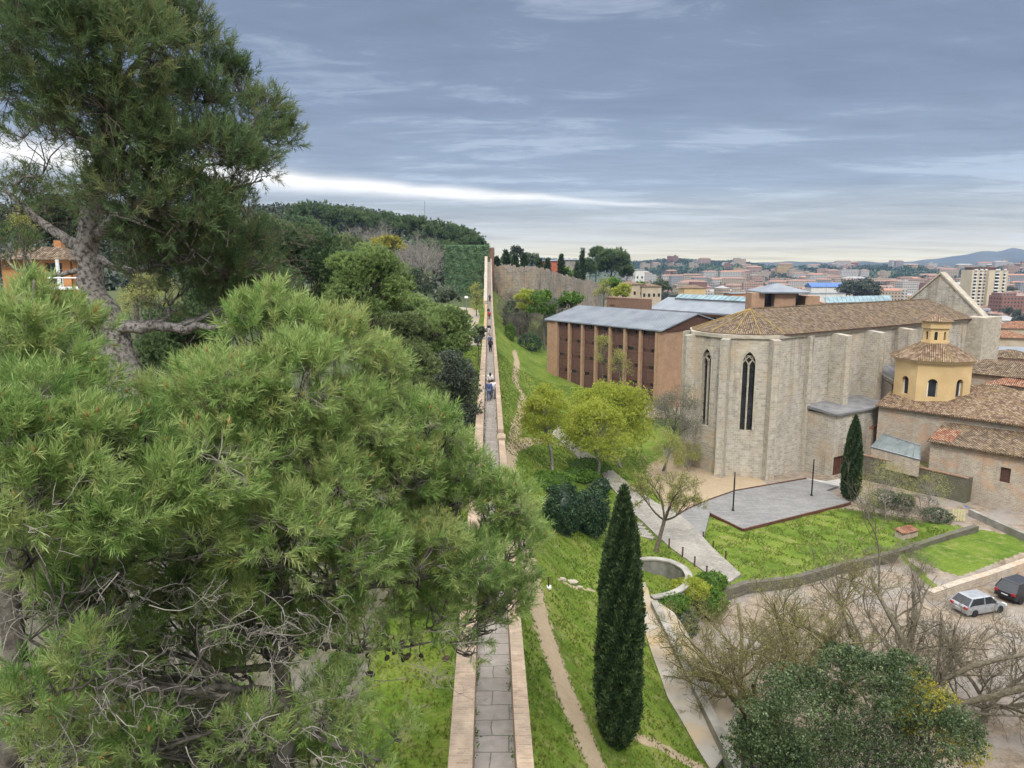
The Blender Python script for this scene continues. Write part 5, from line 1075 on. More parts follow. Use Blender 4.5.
# lime green trees by the path
for px, py, rx, ry, bx, by, lb, dn in [(608,420,46,42,622,468,'broad dome shaped lime green tree, the biggest of the cluster by the path',1.25),(545,420,31,36,553,474,'yellow green young tree left of the big lime dome next to the sand track',.85),(596,436,37,39,596,482,'airy yellow green tree in front of the big lime dome with a forked trunk',.75)]:
    b_ = gp(bx,by); tree(px, py, b_[1], rx, ry, 'lime', lb, base=b_, dens=dn*1.05, leafpx=1.8, ncl=90 if rx>35 else 60, tr=.16, bark=M_bark)
shrub(563,532,19.5,25,'hedge','large dark clipped round bush, the bigger left one of the pair on the grass',sink=.1); shrub(592,535,16,25,'hedge','dark clipped round bush tucked against the bigger one near the cypress',sink=.1); shrub(601.5,493,8,7.5,'hedge','small dark green ball bush beside the lime tree trunk',sink=.1)
shrub(548,486,26,7,'green','low bright green ivy mound under the young lime trees',dens=1.2,core=True); shrub(578,479,20,5,'green','flat green ground cover patch behind the two dark round bushes')
shrub(586,470,24,5,'green','rough grassy clump around the lime tree trunk',dens=.8)
b_ = np.array([19.6,90.5,h1(19.6,90.5)]); tree(676,416,90.5,32,32,'greyscrub','grey green thinly leaved bush tree against the church apse',base=b_,dens=1.1,leafpx=2.,tr=.15)
for px, py, rx, ry, bx, by, lb in [(666,452,17,26,668,484,'slender yellow budding sapling in front of the grey olive tree'),(690,458,15,17,690,472,'small yellow flowering sapling close to the apse wall')]:
    b_ = gp(bx,by); tree(px,py,b_[1],rx,ry,'limepale',lb,base=b_,dens=1.8,leafpx=2.,tr=.07,bark=M_twig)
b_ = gp(655,552); bare_tree(b_, 8.4, 7.2, 'leaning leafless tree with a thick dark trunk where path and plaza meet', M_twig_dark, 5, 5, .17, lean=(.9,.6), buds=M_limepale, budn=6000, fork_h=.34, kids=5, upb=.35, budsc=.22)
# trees by the brick block and rampart
for px, py, Yd, rx, ry, kd, lb in [(603,352,133,9,21,'limepale','thin yellow budding tree against the middle of the brick facade'),(620,365,126,11,18,'limepale','pale bare budding tree against the right half of the brick facade'),
    (545,306,178,17,16,'green','green tree at the foot of the old rampart'),(527,302,182,12,16,'lime','lime green climber bush against the rampart near the tower'),(571,304,180,15,13,'green','dark green bush below the rampart just left of the metal roof'),(604,290,230,11,12,'limepale','yellow tree at the right end of the rampart'),(611,287,250,12,10,'green','green tree right behind the rampart end'),
    (566,275,300,10,7,'green','far green tree beside the red building'),(640,288,300,10,7,'green','green tree at the edge of the town behind the brick wing'),(660,288,330,12,7,'olive','dull tree behind the long hall roof'),(623,292,240,9,9,'lime','light green tree behind the brick wing')]:
    tree(px,py,Yd,rx,ry,kd,lb,dens=1.1,leafpx=2.2,ncl=22)
for px, py, rx, ry, kd, lb in [(513,322,9,16,'scrub','tall grey scrub mound touching the right wall of the far walk'),(526,318,11,15,'olive','grey green scrub mound behind the tall grey one'),(541,322,12,15,'scrub','brownish scrub mound in the middle of the thicket'),(554,324,9,14,'olive','grey green scrub mound near the brick block corner'),(533,332,11,13,'scrub','greyish scrub mound lower in the thicket'),(520,334,8,11,'olive','dull green scrub mound at the edge of the sandy fork'),(546,345,9,13,'scrub','brown scrub mound beside the brick block base'),(510,340,5,9,'green','small green shrub hugging the right side of the wall'),(530,350,12,9,'hedge','dark green bush by the sandy fork below the scrub'),(516,306,9,12,'olive','grey green scrub high under the rampart near the tower'),(535,309,11,11,'scrub','brownish scrub directly below the rampart wall'),(511,331,8,17,'olive','tall olive grey bush beside the wall walk and sandy fork'),(523,341,10,14,'scrub','brown grey bush in front of the thicket'),(503,318,5,13,'scrub','narrow grey bush squeezed against the far wall walk'),(551,338,8,15,'olive','olive bush at the left corner of the brick block')]:
    shrub(px,py,rx,ry,kd,lb,leafpx=1.9,core=False,dens=1.1,sink=.2)
for px, py, hgt in [(518,338,8),(533,336,9),(547,348,7),(540,332,10),(508,330,9)]:
    bare_tree(gp(px,py), hgt, 6, 'greyish leafless scrub tree in the thicket below the rampart', M_scrubbark, 4, 6, .09, 'leafless scrub trees below the rampart', fork_h=.12, kids=6)
# left garden trees
for px, py, Yd, rx, ry, kd, lb in [
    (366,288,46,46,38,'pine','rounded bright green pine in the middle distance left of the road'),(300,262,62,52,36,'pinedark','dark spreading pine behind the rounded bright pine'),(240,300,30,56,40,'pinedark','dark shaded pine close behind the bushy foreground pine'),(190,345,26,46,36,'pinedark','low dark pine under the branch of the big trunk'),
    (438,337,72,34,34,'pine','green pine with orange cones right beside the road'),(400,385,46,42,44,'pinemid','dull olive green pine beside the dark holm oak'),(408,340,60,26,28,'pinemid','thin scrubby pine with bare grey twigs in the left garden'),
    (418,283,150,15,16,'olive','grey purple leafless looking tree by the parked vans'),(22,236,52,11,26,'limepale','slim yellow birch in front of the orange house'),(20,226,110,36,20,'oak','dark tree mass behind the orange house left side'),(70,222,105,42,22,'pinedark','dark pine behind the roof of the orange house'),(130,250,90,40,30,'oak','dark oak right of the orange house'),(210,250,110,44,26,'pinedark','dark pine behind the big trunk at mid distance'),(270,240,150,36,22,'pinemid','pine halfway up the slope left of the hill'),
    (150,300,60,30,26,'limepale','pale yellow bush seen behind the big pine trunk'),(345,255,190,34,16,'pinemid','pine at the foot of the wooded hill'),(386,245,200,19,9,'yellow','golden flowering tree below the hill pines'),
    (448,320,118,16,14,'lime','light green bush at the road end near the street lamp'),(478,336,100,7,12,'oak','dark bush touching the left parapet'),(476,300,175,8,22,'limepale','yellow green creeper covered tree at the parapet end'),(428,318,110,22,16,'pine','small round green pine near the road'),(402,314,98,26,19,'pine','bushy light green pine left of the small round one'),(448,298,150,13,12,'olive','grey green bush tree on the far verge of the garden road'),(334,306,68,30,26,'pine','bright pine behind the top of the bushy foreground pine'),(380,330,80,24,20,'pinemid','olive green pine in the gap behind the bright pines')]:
    tree(px,py,Yd,rx,ry,kd,lb,dens=1.2 if rx>25 else 1.,leafpx=2.4,ncl=40 if rx>30 else 24)
b_ = gp(452,478); b_ = np.array([atd(452,410,50)[0],50,h1(-4.2,50)]); tree(452,408,50,27,60,'oak','dark holm oak with glossy grey green leaves pressed against the left parapet',base=b_,dens=1.25,leafpx=2.,ncl=60,tr=.2)
tree(430,440,46,22,40,'oak','lower dark holm oak beside the glossy one, half hidden by the bright pine',dens=1.2,leafpx=2.,ncl=40)
# wooded hill: umbrella pines and bare trees
def umbrella(px, py, Yd, rx, ry, label, group=None):
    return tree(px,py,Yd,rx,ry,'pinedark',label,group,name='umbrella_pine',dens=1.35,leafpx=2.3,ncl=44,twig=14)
for px, py, Yd, rx, ry in [(318,218,330,32,11),(352,224,330,30,11),(386,228,340,26,11),(412,230,335,24,11),(436,236,330,26,13),(458,243,325,24,14),(474,252,315,16,14),(300,232,300,26,12),(452,262,290,20,18),(428,256,300,22,14),(400,252,310,20,12)]:
    umbrella(px,py,Yd,rx,ry,'flat topped dark umbrella pine on the wooded hill','umbrella pines on the wooded hill')
umbrella(612,263,320,18,13,'broad dark umbrella pine standing out against the sky beyond the rampart'); umbrella(597,254,330,8,6,'small high umbrella pine crown just left of the broad one'); umbrella(590,268,315,6,9,'dark narrow pine left below the broad umbrella pine'); tree(627,272,330,6,7,'pinedark','small dark round tree right of the broad umbrella pine',dens=1.3)
tree(517,252,300,6,7,'oak','dark round tree among the cypresses on the skyline',dens=1.4); tree(531,260,300,10,6,'olive','grey green tree between the rampart cypresses',dens=1.3); tree(508,260,310,8,5,'olive','pale green tree left of the round skyline tree',dens=1.3)
for i, (px, Yd) in enumerate([(348,255),(362,265),(378,262),(395,255),(410,262),(424,250),(436,258),(405,235),(420,228)]):
    q = atd(px,270,Yd); bare_tree((q[0],q[1],h1(q[0],q[1])), 13+2*(i%3), 9, 'brownish leafless tree on the slope below the hill pines', M_twig, 4, 6, .28, 'leafless trees below the hill pines', fork_h=.2, kids=7)
# trees of the parking lot
p = gp(766,764); bare_tree(p, 12.2, 9.5, 'leafless budding tree with ivy climbing its forked trunk beside the retaining wall', M_twig_ochre, 5, 5, .34, buds=M_limepale, budn=12000, fork_h=.12, kids=7, upb=.55, budsc=.15)
lv = Leaves(); ivt = [o for o in bpy.data.objects if o.name.startswith('bare_tree') and o.type=='EMPTY'][-1]; n = 900; P_ = p+np.stack([rng.normal(size=n)*.32, rng.normal(size=n)*.32, rng.random(n)**.8*4.2],1); P_[:,:2] += (P_[:,2:3]-p[2])*rng.choice([-.22,.0,.28],n)[:,None]*np.array([1,.4])
lv.put(*LC[0], P_, rng.normal(size=P_.shape), rng.uniform(.12,.24,n), .45+rng.normal(size=n)*.2); lv.build('ivy', M_ivy, ivt)
p = gp(905,742); bare_tree(p, 13.2, 15, 'big wide spreading leafless tree with brown twigs in the parking lot', M_twig_lot, 5, 7, .38, fork_h=.14, kids=6, upb=.5, buds=M_limepale, budn=3500, budsc=.1)
p = atd(990,700,37); bare_tree((p[0]+2,p[1]+3,0), 8.5, 12, 'leafless tree with purple brown twigs at the right picture edge', M_twig_lot, 5, 5, .22, fork_h=.15, kids=6, upb=.35)
c = atd(862,750,27); tree(858,790,27,88,52,'evergreen','dense grey green evergreen tree filling the lower right corner',base=(c[0],c[1],0),dens=.42,leafpx=2.4,ncl=70,tr=.2,lobes=[(800,712,46,34),(876,690,36,30),(934,732,38,28),(842,664,22,18),(768,752,34,34),(905,668,20,14)])
c = atd(934,735,27.5); tree(930,722,27.5,26,40,'yellow','shrub covered in bright yellow blossom behind the grey green evergreen',base=(c[0],c[1],0),name='flowering_shrub',cat='shrub',dens=.26,leafpx=1.9,ncl=34,tr=.07,lobes=[(918,688,14,18),(962,756,24,20)])
tree(775,772,27.5,44,30,'evergreen','rounded grey evergreen bush at the bottom left of the big evergreen',dens=.5,leafpx=2.2,ncl=50,tr=.1)
shrub(736,742,14,13,'green','small bright ivy bush at the end of the retaining wall'); shrub(690,598,18,10,'lime','bright yellow green creeper spilling over the basin wall',dens=1.3); shrub(704,612,20,13,'ivyd' if 'ivyd' in KIND else 'green','dark ivy bank below the basin wall',dens=1.2); shrub(670,608,17,7,'green','low ivy fringe hanging along the front of the basin wall'); shrub(712,586,14,7,'green','grassy ivy tuft between basin and bollards'); shrub(680,633,16,14,'olive','scrubby undergrowth along the foot of the retaining wall',dens=.8)
for px, py, rx, ry, by, lb in [(886,487,24,26,520,'thin yellow green budding tree in front of the mossy wall'),(930,492,18,20,520,'sparse budding shrub at the right part of the mossy wall'),(868,505,12,16,520,'bare twiggy shrub right beside the narrow cypress')]:
    b_ = gp(px,by); tree(px,py,b_[1],rx,ry,'limepale',lb,base=b_,dens=.55,leafpx=1.7,ncl=30,tr=.06,bark=M_twig,twig=30)
for px, py, rx, ry, kd, lb in [(893,519,11,7,'scrub','dry brown shrub in front of the mossy wall left part'),(912,522,12,7,'scrub','dry brown shrub in the middle of the mossy wall foot'),(936,521,12,6,'olive','grey green shrub near the pallet at the wall foot'),(874,517,9,7,'scrub','dry shrub next to the narrow cypress on the lawn edge'),(884,507,12,8,'olive','grey green shrub close against the mossy wall'),(920,512,14,8,'scrub','brown thicket against the right part of the mossy wall'),(902,510,9,8,'olive','olive bush pressed against the middle of the mossy wall'),(908,556,11,7,'scrub','dry twiggy shrub at the left corner of the small lawn'),(921,572,10,6,'scrub','dry twiggy shrub at the end of the low ochre wall'),(880,562,14,6,'scrub','dry scrub under the big lawn wall behind the bare trees')]:
    shrub(px,py,rx,ry,kd,lb,leafpx=2.2,core=False,dens=.9,sink=.2)
# ================================================================ small built things
orange = thing('orange_house','orange house with a low brown roof and porch among the left trees','house',atd(46,268,72)); q = np.array(orange.location); zt0 = atd(46,262,72)[2]
mb = MB(); mb.face_holes((q[0]-4.4,72),(q[0]+2.4,72),q[2]-4,zt0+.2,[rect(2.2,zt0-1.35,1.4,1.2),rect(4.3,zt0-2.2,1.7,2.1)],.4,np.array([0,1.])); mb.box((q[0]-1.,74.0,(q[2]-4+zt0+.1)/2),(6.7,3.1,zt0+4.1-q[2])); mb.build('wall', orange_pl, orange)
mb = MB(); mb.box((q[0]-.6,72.37,zt0-1.1),(4.8,.06,2.2)); mb.build('window', glass_dark, orange)
mb = MB(); e_ = [(q[0]-5.2,71.,zt0+.25),(q[0]+3.,71.,zt0+.25),(q[0]+3.,76.4,zt0+.25),(q[0]-5.2,76.4,zt0+.25)]; rr_ = [(q[0]-3.2,73.7,zt0+1.5),(q[0]+.8,73.7,zt0+1.5)]
mb.add(e_+rr_, [(0,1,5,4),(1,2,5),(2,3,4,5),(3,0,4),(3,2,1,0)]); r_ = mb.build('roof', tiles_brown, orange); mb = MB(); mb.box((q[0]+.2,74.2,zt0+1.6),(.7,.7,1.1)); mb.build('chimney', orange_pl, r_)
mb = MB(); mb.box((q[0]+1.6,70.6,zt0-2.5),(6,2.4,.2)); 
for k in range(5): mb.tube([(q[0]-1.2+k*1.4,69.6,zt0-2.4),(q[0]-1.2+k*1.4,69.6,zt0-1.5)],.05,4)
mb.tube([(q[0]-1.3,69.6,zt0-1.5),(q[0]+4.5,69.6,zt0-1.5)],.06,4); mb.tube([(q[0]+2.4,70.,zt0-2.4),(q[0]+2.4,70.,zt0+.24)],.16,8); mb.build('porch', white_paint, orange)
hip_house('red_building','deep red building among the skyline cypresses beyond the rampart',atd(552,262,320),9,9,atd(552,275,320)[2]-4,atd(552,261,320)[2],.4,red_pl,zinc,.2)
hip_house('grey_building','grey flat roofed apartment building right of the red building',atd(568,262,345),16,10,atd(568,262,345)[2]-14,atd(568,260,345)[2],.5,conc,zinc,.1,nwin=4)
hip_house('white_building','bright glassy white building beyond the broad umbrella pine',atd(638,272,420),5.5,6,atd(638,276,420)[2]-8,atd(638,269.5,420)[2],.3,white_pl,zinc,.2)
for px, py, w, lb in [(628,284,11,'tan terrace house behind the green tree by the rampart end'),(648,286,8,'ochre house with flat roof left of the long hall'),(618,290,8,'small cream house right at the rampart end')]:
    e_ = atd(px,py,290); hip_house('house',lb,e_,w,9,e_[2]-9,e_[2],1.,cream_pl,tiles_warm,.15,nwin=4)
p = atd(908,530,64); mb = MB(); q = gp(906,537); rz_ = -.5; th = thing('brick_shed','tiny brick shed with a slanted red tile top at the lawn corner','shed',q,.45)
mb.box((0,0,.3),(2.2,.9,.6)); mb.build('wall', stone_rubble, th, local=True); mb = MB(); mb.rings([[(-1.2,-.55,.62),(1.2,-.55,.62),(1.2,.55,.82),(-1.2,.55,.82)],[(-1.2,-.55,.72),(1.2,-.55,.72),(1.2,.55,.92),(-1.2,.55,.92)]]); mb.build('roof', tiles_red, th, local=True)
q = gp(958,521); th = thing('pallet','pale yellow wooden pallet leaning upright at the end of the mossy wall','pallet',q,-.2)
for k in range(5): mb = MB(); mb.box((-.56+k*.28,.02*k,.65),(.2,.05,1.3)); mb.build('slat', rough_mat('pale_wood',(.42,.38,.2),(.55,.5,.3),3) if 'pale_wood' not in MATS else MATS['pale_wood'], th, local=True)
mb = MB(); [mb.box((0,.09,z_),(1.3,.08,.1)) for z_ in (.2,)]; mb.build('rail', MATS['pale_wood'], th, local=True); mb = MB(); mb.box((0,.09,1.1),(1.3,.08,.1)); mb.build('rail', MATS['pale_wood'], th, local=True)
q = at(966,511,.5); bm_v = Leaves(); u = rng.normal(size=(60,3)); mb = MB(); rs = []
for j, (z_, r_) in enumerate([(0,.42),(.2,.44),(.36,.34),(.5,.2),(.56,.05)]): rs.append([(q[0]+math.cos(a)*r_*rng.uniform(.75,1.2),q[1]+math.sin(a)*r_*rng.uniform(.75,1.2),q[2]+z_+rng.normal()*.04) for a in np.linspace(0,6.283,11)[:-1]])
mb.rings(rs); tag(mb.build('tarpaulin', flat_mat('blue_tarp',(.03,.16,.38),.5), org=q), 'crumpled bright blue tarpaulin heap at the street corner', 'tarpaulin')
for k, (px, py, sc_) in enumerate([(571,583,.9),(562,580,.55),(579,588,.5)]):
    q = gp(px,py); mb = MB(); rs = [[(math.cos(a)*r_*sc_*rng.uniform(.8,1.2),math.sin(a)*r_*sc_*.5*rng.uniform(.8,1.2),z_*sc_) for a in np.linspace(0,6.283,9)[:-1]] for z_, r_ in ((-.1,.5),(.08,.55),(.2,.4),(.26,.1))]; mb.rings(rs)
    o = mb.build('boulder', stone_quoin, org=(0,0,0)); o.location = q; tag(o, ['largest pale flat stone lying in the grass left of the tall cypress','small pale stone left of the largest flat stone','small pale stone right of the largest flat stone'][k], 'stone')
# ================================================================ vehicles
def car(name, label, loc, rz, paint, h=1.48, L=4.15, w=1.74, suv=False):
    th = thing(name, label, 'car', loc, rz); g0 = .30 if suv else .22
    def ring(x, zb, zt, hw, tu=.0): return [(x,-hw,zb),(x,-hw*1.0,zt*.62+zb*.38),(x,-hw*(.94-tu),zt),(x,hw*(.94-tu),zt),(x,hw*1.0,zt*.62+zb*.38),(x,hw,zb)]
    bl = .98 if suv else .88; mb = MB(); a = L/2; hw = w/2
    mb.rings([ring(-a,g0+.18,bl-.12,hw*.86),ring(-a+.1,g0,bl,hw*.95),ring(-a+.7,g0,bl+.03,hw),ring(.35,g0,bl,hw),ring(a-1.1,g0,bl-.08,hw*.99),ring(a-.3,g0,bl-.22,hw*.94),ring(a,g0+.1,bl-.38,hw*.82)])
    body = mb.build('body', paint, th, local=True)
    x0, x1, x2, x3 = -a+.12, -a+.62, .35, 1.05; hr = hw*.74; hb = hw*.93
    mb = MB(); mb.rings([[(x0,-hb,bl-.02),(x3,-hb,bl-.06),(x3,hb,bl-.06),(x0,hb,bl-.02)],[(x1,-hr,h-.05),(x2,-hr,h-.05),(x2,hr,h-.05),(x1,hr,h-.05)]]); mb.build('windows', glass_dark, th, local=True)
    mb = MB(); mb.rings([[(x1-.06,-hr-.03,h-.06),(x2+.08,-hr-.03,h-.06),(x2+.08,hr+.03,h-.06),(x1-.06,hr+.03,h-.06)],[(x1+.08,-hr+.08,h+.015),(x2-.12,-hr+.08,h+.015),(x2-.12,hr-.08,h+.015),(x1+.08,hr-.08,h+.015)]]); mb.build('roof', paint, th, local=True)
    for sy in (-1,1):
        for (xa,za),(xb,zb_) in (((x0,bl-.02),(x1,h-.05)),((x3,bl-.06),(x2,h-.05)),((-.35,bl-.0),(-.3,h-.05))):
            mb = MB(); mb.tube([(xa,sy*(hb+.012),za),(xb,sy*(hr+.015),zb_)],.045,5); mb.build('pillar', paint, th, local=True)
        mb = MB(); mb.box((.78,sy*(hw+.09),bl+.06),(.14,.2,.13)); mb.build('mirror', paint, th, local=True)
        mb = MB(); mb.box((-a+.05,sy*hw*.72,bl-.16),(.12,.32,.2)); mb.build('tail_light', flat_mat('tail_red',(.35,.02,.02),.3) if 'tail_red' not in MATS else MATS['tail_red'], th, local=True)
        mb = MB(); mb.box((a-.12,sy*hw*.64,bl-.36),(.2,.36,.14)); mb.build('headlight', MATS['white_paint'], th, local=True)
        for xw in (-a+.78, a-.82):
            wr = .36 if suv else .31; mb = MB(); an = np.linspace(0,6.283,17)[:-1]
            mb.rings([[(xw+math.cos(t)*r_,sy*yy_,wr+math.sin(t)*r_) for t in an] for r_, yy_ in ((wr*.6,hw-.19),(wr*.97,hw-.17),(wr,hw-.09),(wr*.97,hw+.015),(wr*.66,hw+.025))]); wh = mb.build('tyre', flat_mat('tyre',(.018,.018,.018),.9) if 'tyre' not in MATS else MATS['tyre'], th, local=True)
            mb = MB(); mb.rings([[(xw+math.cos(t)*r_,sy*yy_,wr+math.sin(t)*r_) for t in an] for r_, yy_ in ((wr*.66,hw+.01),(wr*.5,hw-.005),(wr*.16,hw+.02))]); mb.build('rim', grey_metal, wh, local=True)
    mb = MB(); mb.box((-a-.0,0,g0+.22),(.1,w*.84,.22)); mb.build('bumper', black_metal if suv else paint, th, local=True)
    mb = MB(); mb.box((-a+.0,0,bl-.36),(.06,.52,.11)); mb.build('number_plate', MATS['white_paint'], th, local=True)
    return th
silver = flat_mat('silver_paint',(.36,.37,.39),.3,.5); blackp = flat_mat('black_paint',(.02,.021,.025),.22,.1,.6)
q = at(978,610,.42); car('parked_car','silver grey hatchback parked on the lot half hidden by bare twigs',(q[0],q[1],.42),.28,silver)
q = at(1016,598,.42); car('parked_car','black off road car parked by the low stone wall at the right edge',(q[0]+.6,q[1]+.3,.42),.42,blackp,1.68,4.5,1.86,True)
q = atd(420,300,165); car('parked_van','white van parked on the road beyond the green garden pines',(q[0],q[1],h1(q[0],q[1])+.05),.4,flat_mat('white_car_paint',(.6,.62,.65),.3),1.95,4.9,1.9,True)
# garden road on the left
RL = [(atd(px,270,Yd)[0]-w, Yd) for px, Yd, w in [(472,120,1.6),(471,150,1.6),(472,175,1.8),(468,195,2.),(440,205,2.)]]; RRd = [(atd(px,270,Yd)[0]+w, Yd) for px, Yd, w in [(472,120,1.4),(471,150,1.4),(472,175,1.8),(470,201,2.),(440,211,2.)]]
strip_mesh('garden_road', RL, RRd, conc_path, lift=.05)
# ================================================================ people
def skin_obj(name, verts, edges, radii, mat, parent, sub=1):
    me = bpy.data.meshes.new(name+'_cage'); me.from_pydata(verts, edges, []); o = bpy.data.objects.new(name+'_cage', me); COL.objects.link(o)
    md = o.modifiers.new('Skin','SKIN'); 
    if not me.skin_vertices: pass
    for i, r_ in enumerate(radii): me.skin_vertices[0].data[i].radius = (r_, r_); me.skin_vertices[0].data[i].use_root = (i == 0)
    s_ = o.modifiers.new('Sub','SUBSURF'); s_.levels = sub; s_.render_levels = sub
    dg = bpy.context.evaluated_depsgraph_get(); m2 = bpy.data.meshes.new_from_object(o.evaluated_get(dg)); bpy.data.objects.remove(o); m2.name = name
    m2.materials.clear(); m2.materials.append(mat); m2.polygons.foreach_set('use_smooth',[True]*len(m2.polygons)); n = bpy.data.objects.new(name, m2); COL.objects.link(n); n.parent = parent; return n
skinm = flat_mat('skin',(.42,.26,.18),.6)
def cloth(name, c): return MATS.get(name) or flat_mat(name, c, .85)
def person(loc, rz, label, top, trou, hairc, h=1.72, ph=.22, longhair=False, bag=None):
    s = h/1.72; th = thing('person', label, 'person', loc, rz); V_ = [(0,0,.95),(0,.01,1.15),(0,0,1.38),(0,0,1.5),(0,.02,1.60),(0,.02,1.68), (.19,0,1.41),(.25,-.08*ph*4,1.15),(.24,.12*ph*4,.93),(.24,.16*ph*4,.85), (-.19,0,1.41),(-.25,.06*ph*4,1.15),(-.24,-.05*ph*4,.93),(-.24,-.03*ph*4,.85), (.1,0,.9),(.1,ph*.8,.5),(.1,ph*.6,.09),(.1,ph*.6+.14,.04), (-.1,0,.9),(-.1,-ph*.3,.5),(-.1,-ph*1.1,.1),(-.1,-ph*1.1+.13,.04)]
    E_ = [(0,1),(1,2),(2,3),(3,4),(4,5),(2,6),(6,7),(7,8),(8,9),(2,10),(10,11),(11,12),(12,13),(0,14),(14,15),(15,16),(16,17),(0,18),(18,19),(19,20),(20,21)]
    R_ = [.13,.13,.14,.06,.095,.075,.07,.05,.04,.035,.07,.05,.04,.035,.085,.062,.045,.04,.085,.062,.045,.04]
    sc = lambda L: [(x*s,y*s,z*s) for x,y,z in L]
    skin_obj('body', sc(V_), E_, [r_*s for r_ in R_], skinm, th)
    iT = [0,1,2,6,7,8,10,11,12]; mp = {k:i for i,k in enumerate(iT)}; skin_obj('jacket', sc([V_[k] for k in iT]), [(mp[a],mp[b]) for a,b in E_ if a in mp and b in mp], [(R_[k]+.03)*s for k in iT], top, th)
    iL = [0,14,15,16,18,19,20]; mp = {k:i for i,k in enumerate(iL)}; skin_obj('trousers', sc([V_[k] for k in iL]), [(mp[a],mp[b]) for a,b in E_ if a in mp and b in mp], [(R_[k]+.025)*s for k in iL], trou, th)
    hv = [(0,-.02,1.72),(0,-.05,1.62)]+([(0,-.09,1.5),(0,-.11,1.33)] if longhair else [(0,-.06,1.57)]); skin_obj('hair', sc(hv), [(i,i+1) for i in range(len(hv)-1)], [.09*s,.115*s]+([.1*s,.08*s] if longhair else [.08*s]), hairc, th)
    for i, k in enumerate((16,20)): f = V_[k]; skin_obj('shoe', sc([(f[0],f[1]-.06,.05),(f[0],f[1]+.16,.045)]), [(0,1)], [.06*s,.055*s], cloth('dark_shoes',(.03,.03,.03)), th)
    if bag: mb = MB(); mb.rings([[(x*s,y*s,z_*s) for x,y in ((-.15,-.2),(.15,-.2),(.17,-.36),(-.17,-.36))] for z_ in (.98,1.2,1.42)]); mb.build('backpack', bag, th, local=True)
    return th
def onwalk(y, off): return (float(wallx(y))+off, y, wz(y)+.0)
navy, blk, red_c, wht, jean, grey_c = cloth('navy_cloth',(.05,.075,.17)), cloth('black_cloth',(.015,.015,.018)), cloth('red_cloth',(.4,.03,.03)), cloth('white_cloth',(.6,.56,.54)), cloth('denim',(.07,.11,.2)), cloth('grey_cloth',(.2,.2,.22))
hb, hk = cloth('brown_hair',(.06,.035,.02)), cloth('black_hair',(.012,.01,.01))
person(onwalk(59.5,-.12), .05, 'person in blue top and blue trousers walking away, closest on the wall walk', navy, jean, hb, 1.74)
person(onwalk(60.4,.24), .1, 'person in a pale top walking right beside the one in blue', wht, grey_c, hb, 1.66, -.2)
person(onwalk(64.5,.0), 0., 'person with long black hair and white top just ahead of the pair', wht, blk, hk, 1.66, .2, True)
person(onwalk(93,.08), 0., 'person all in black walking along the middle of the wall walk', blk, blk, hk, 1.72, .22, True, blk)
person(onwalk(97.5,.02), 0., 'person in dark jacket and black trousers just beyond the one all in black', navy, blk, hk, 1.76, -.2)
person(onwalk(116,-.1), 3.1, 'person in white trousers and dark top farther along the wall walk', blk, wht, hk, 1.72)
person(onwalk(147,.0), 0., 'person in a red jacket on the far part of the wall walk', red_c, blk, hk, 1.75)
person(onwalk(153,-.2), 0., 'person in dark clothes walking ahead of the red jacket', blk, navy, hb, 1.72)
person(onwalk(172,.1), 0., 'person in dark jacket on the ramp leading up to the tower', navy, blk, hk, 1.74)
for px, Yd, t_, lb in [(469.5,158,blk,'person in black strolling on the left garden road near the lamp'),(467.2,161,wht,'person in white top on the left garden road beside the street lamp')]:
    q = atd(px,270,Yd); person((q[0],q[1],h1(q[0],q[1])+.08), .2, lb, t_, blk, hb, 1.74)
# ================================================================ town
CW = [window_mat('town_wall_%s' % n, c) for n, c in (('white',(.46,.435,.40)),('cream',(.41,.34,.25)),('pink',(.39,.27,.205)),('ochre',(.44,.31,.15)),('grey',(.30,.295,.29)),('brick',(.26,.135,.1)))]
CR = [rough_mat('town_roof_tile',(.2,.115,.085),(.3,.19,.14),.3), rough_mat('flat_roof_grey',(.25,.24,.23),(.36,.35,.33),.2), rough_mat('flat_roof_terracotta',(.3,.15,.1),(.4,.22,.15),.3)]
cname = ['white','cream','pinkish','ochre','grey','brick red']
def block(px, Yd, w, d, h, wi, ri, rz, label, group, zoff=0, name='apartment_block'):
    q = atd(px,270,Yd); zb = h1(q[0],q[1])-1; o = np.array([q[0],q[1],zb]); co, si = math.cos(rz), math.sin(rz); mb = MB(); X_ = lambda u,v: (q[0]+u*co-v*si, q[1]+u*si+v*co)
    P = [X_(-w/2,-d/2),X_(w/2,-d/2),X_(w/2,d/2),X_(-w/2,d/2)]; mb.prism(P, zb, zb+h, 0, 1)
    if ri == 0 or random.random() < .3:
        r0, r1 = X_(-w/2+d*.35,0), X_(w/2-d*.35,0); c_ = [(*X_(sx_*(w/2+.5),sy_*(d/2+.5)),zb+h+.02) for sx_,sy_ in ((-1,-1),(1,-1),(1,1),(-1,1))]; a_, b_ = (*r0,zb+h+d*.2), (*r1,zb+h+d*.2)
        mb.add(c_+[a_,b_], [(0,1,5,4),(1,2,5),(2,3,4,5),(3,0,4)], 1)
    else:
        u = random.uniform(-.3,.3)*w; mb.prism([X_(u-2.5,-2.5),X_(u+2.5,-2.5),X_(u+2.5,2.5),X_(u-2.5,2.5)], zb+h+.01, zb+h+2.8, 0, 1)
        if random.random() < .5: k = random.uniform(.3,.7); mb.prism([X_(-w/2+1,-d/2+1.5),X_(-w/2+w*k,-d/2+1.5),X_(-w/2+w*k,d/2-1),X_(-w/2+1,d/2-1)], zb+h+.012, zb+h+2.2, 0, 1)
    ob = mb.build(name, [CW[wi], CR[ri]], org=o); return tag(ob, label, 'building', group)
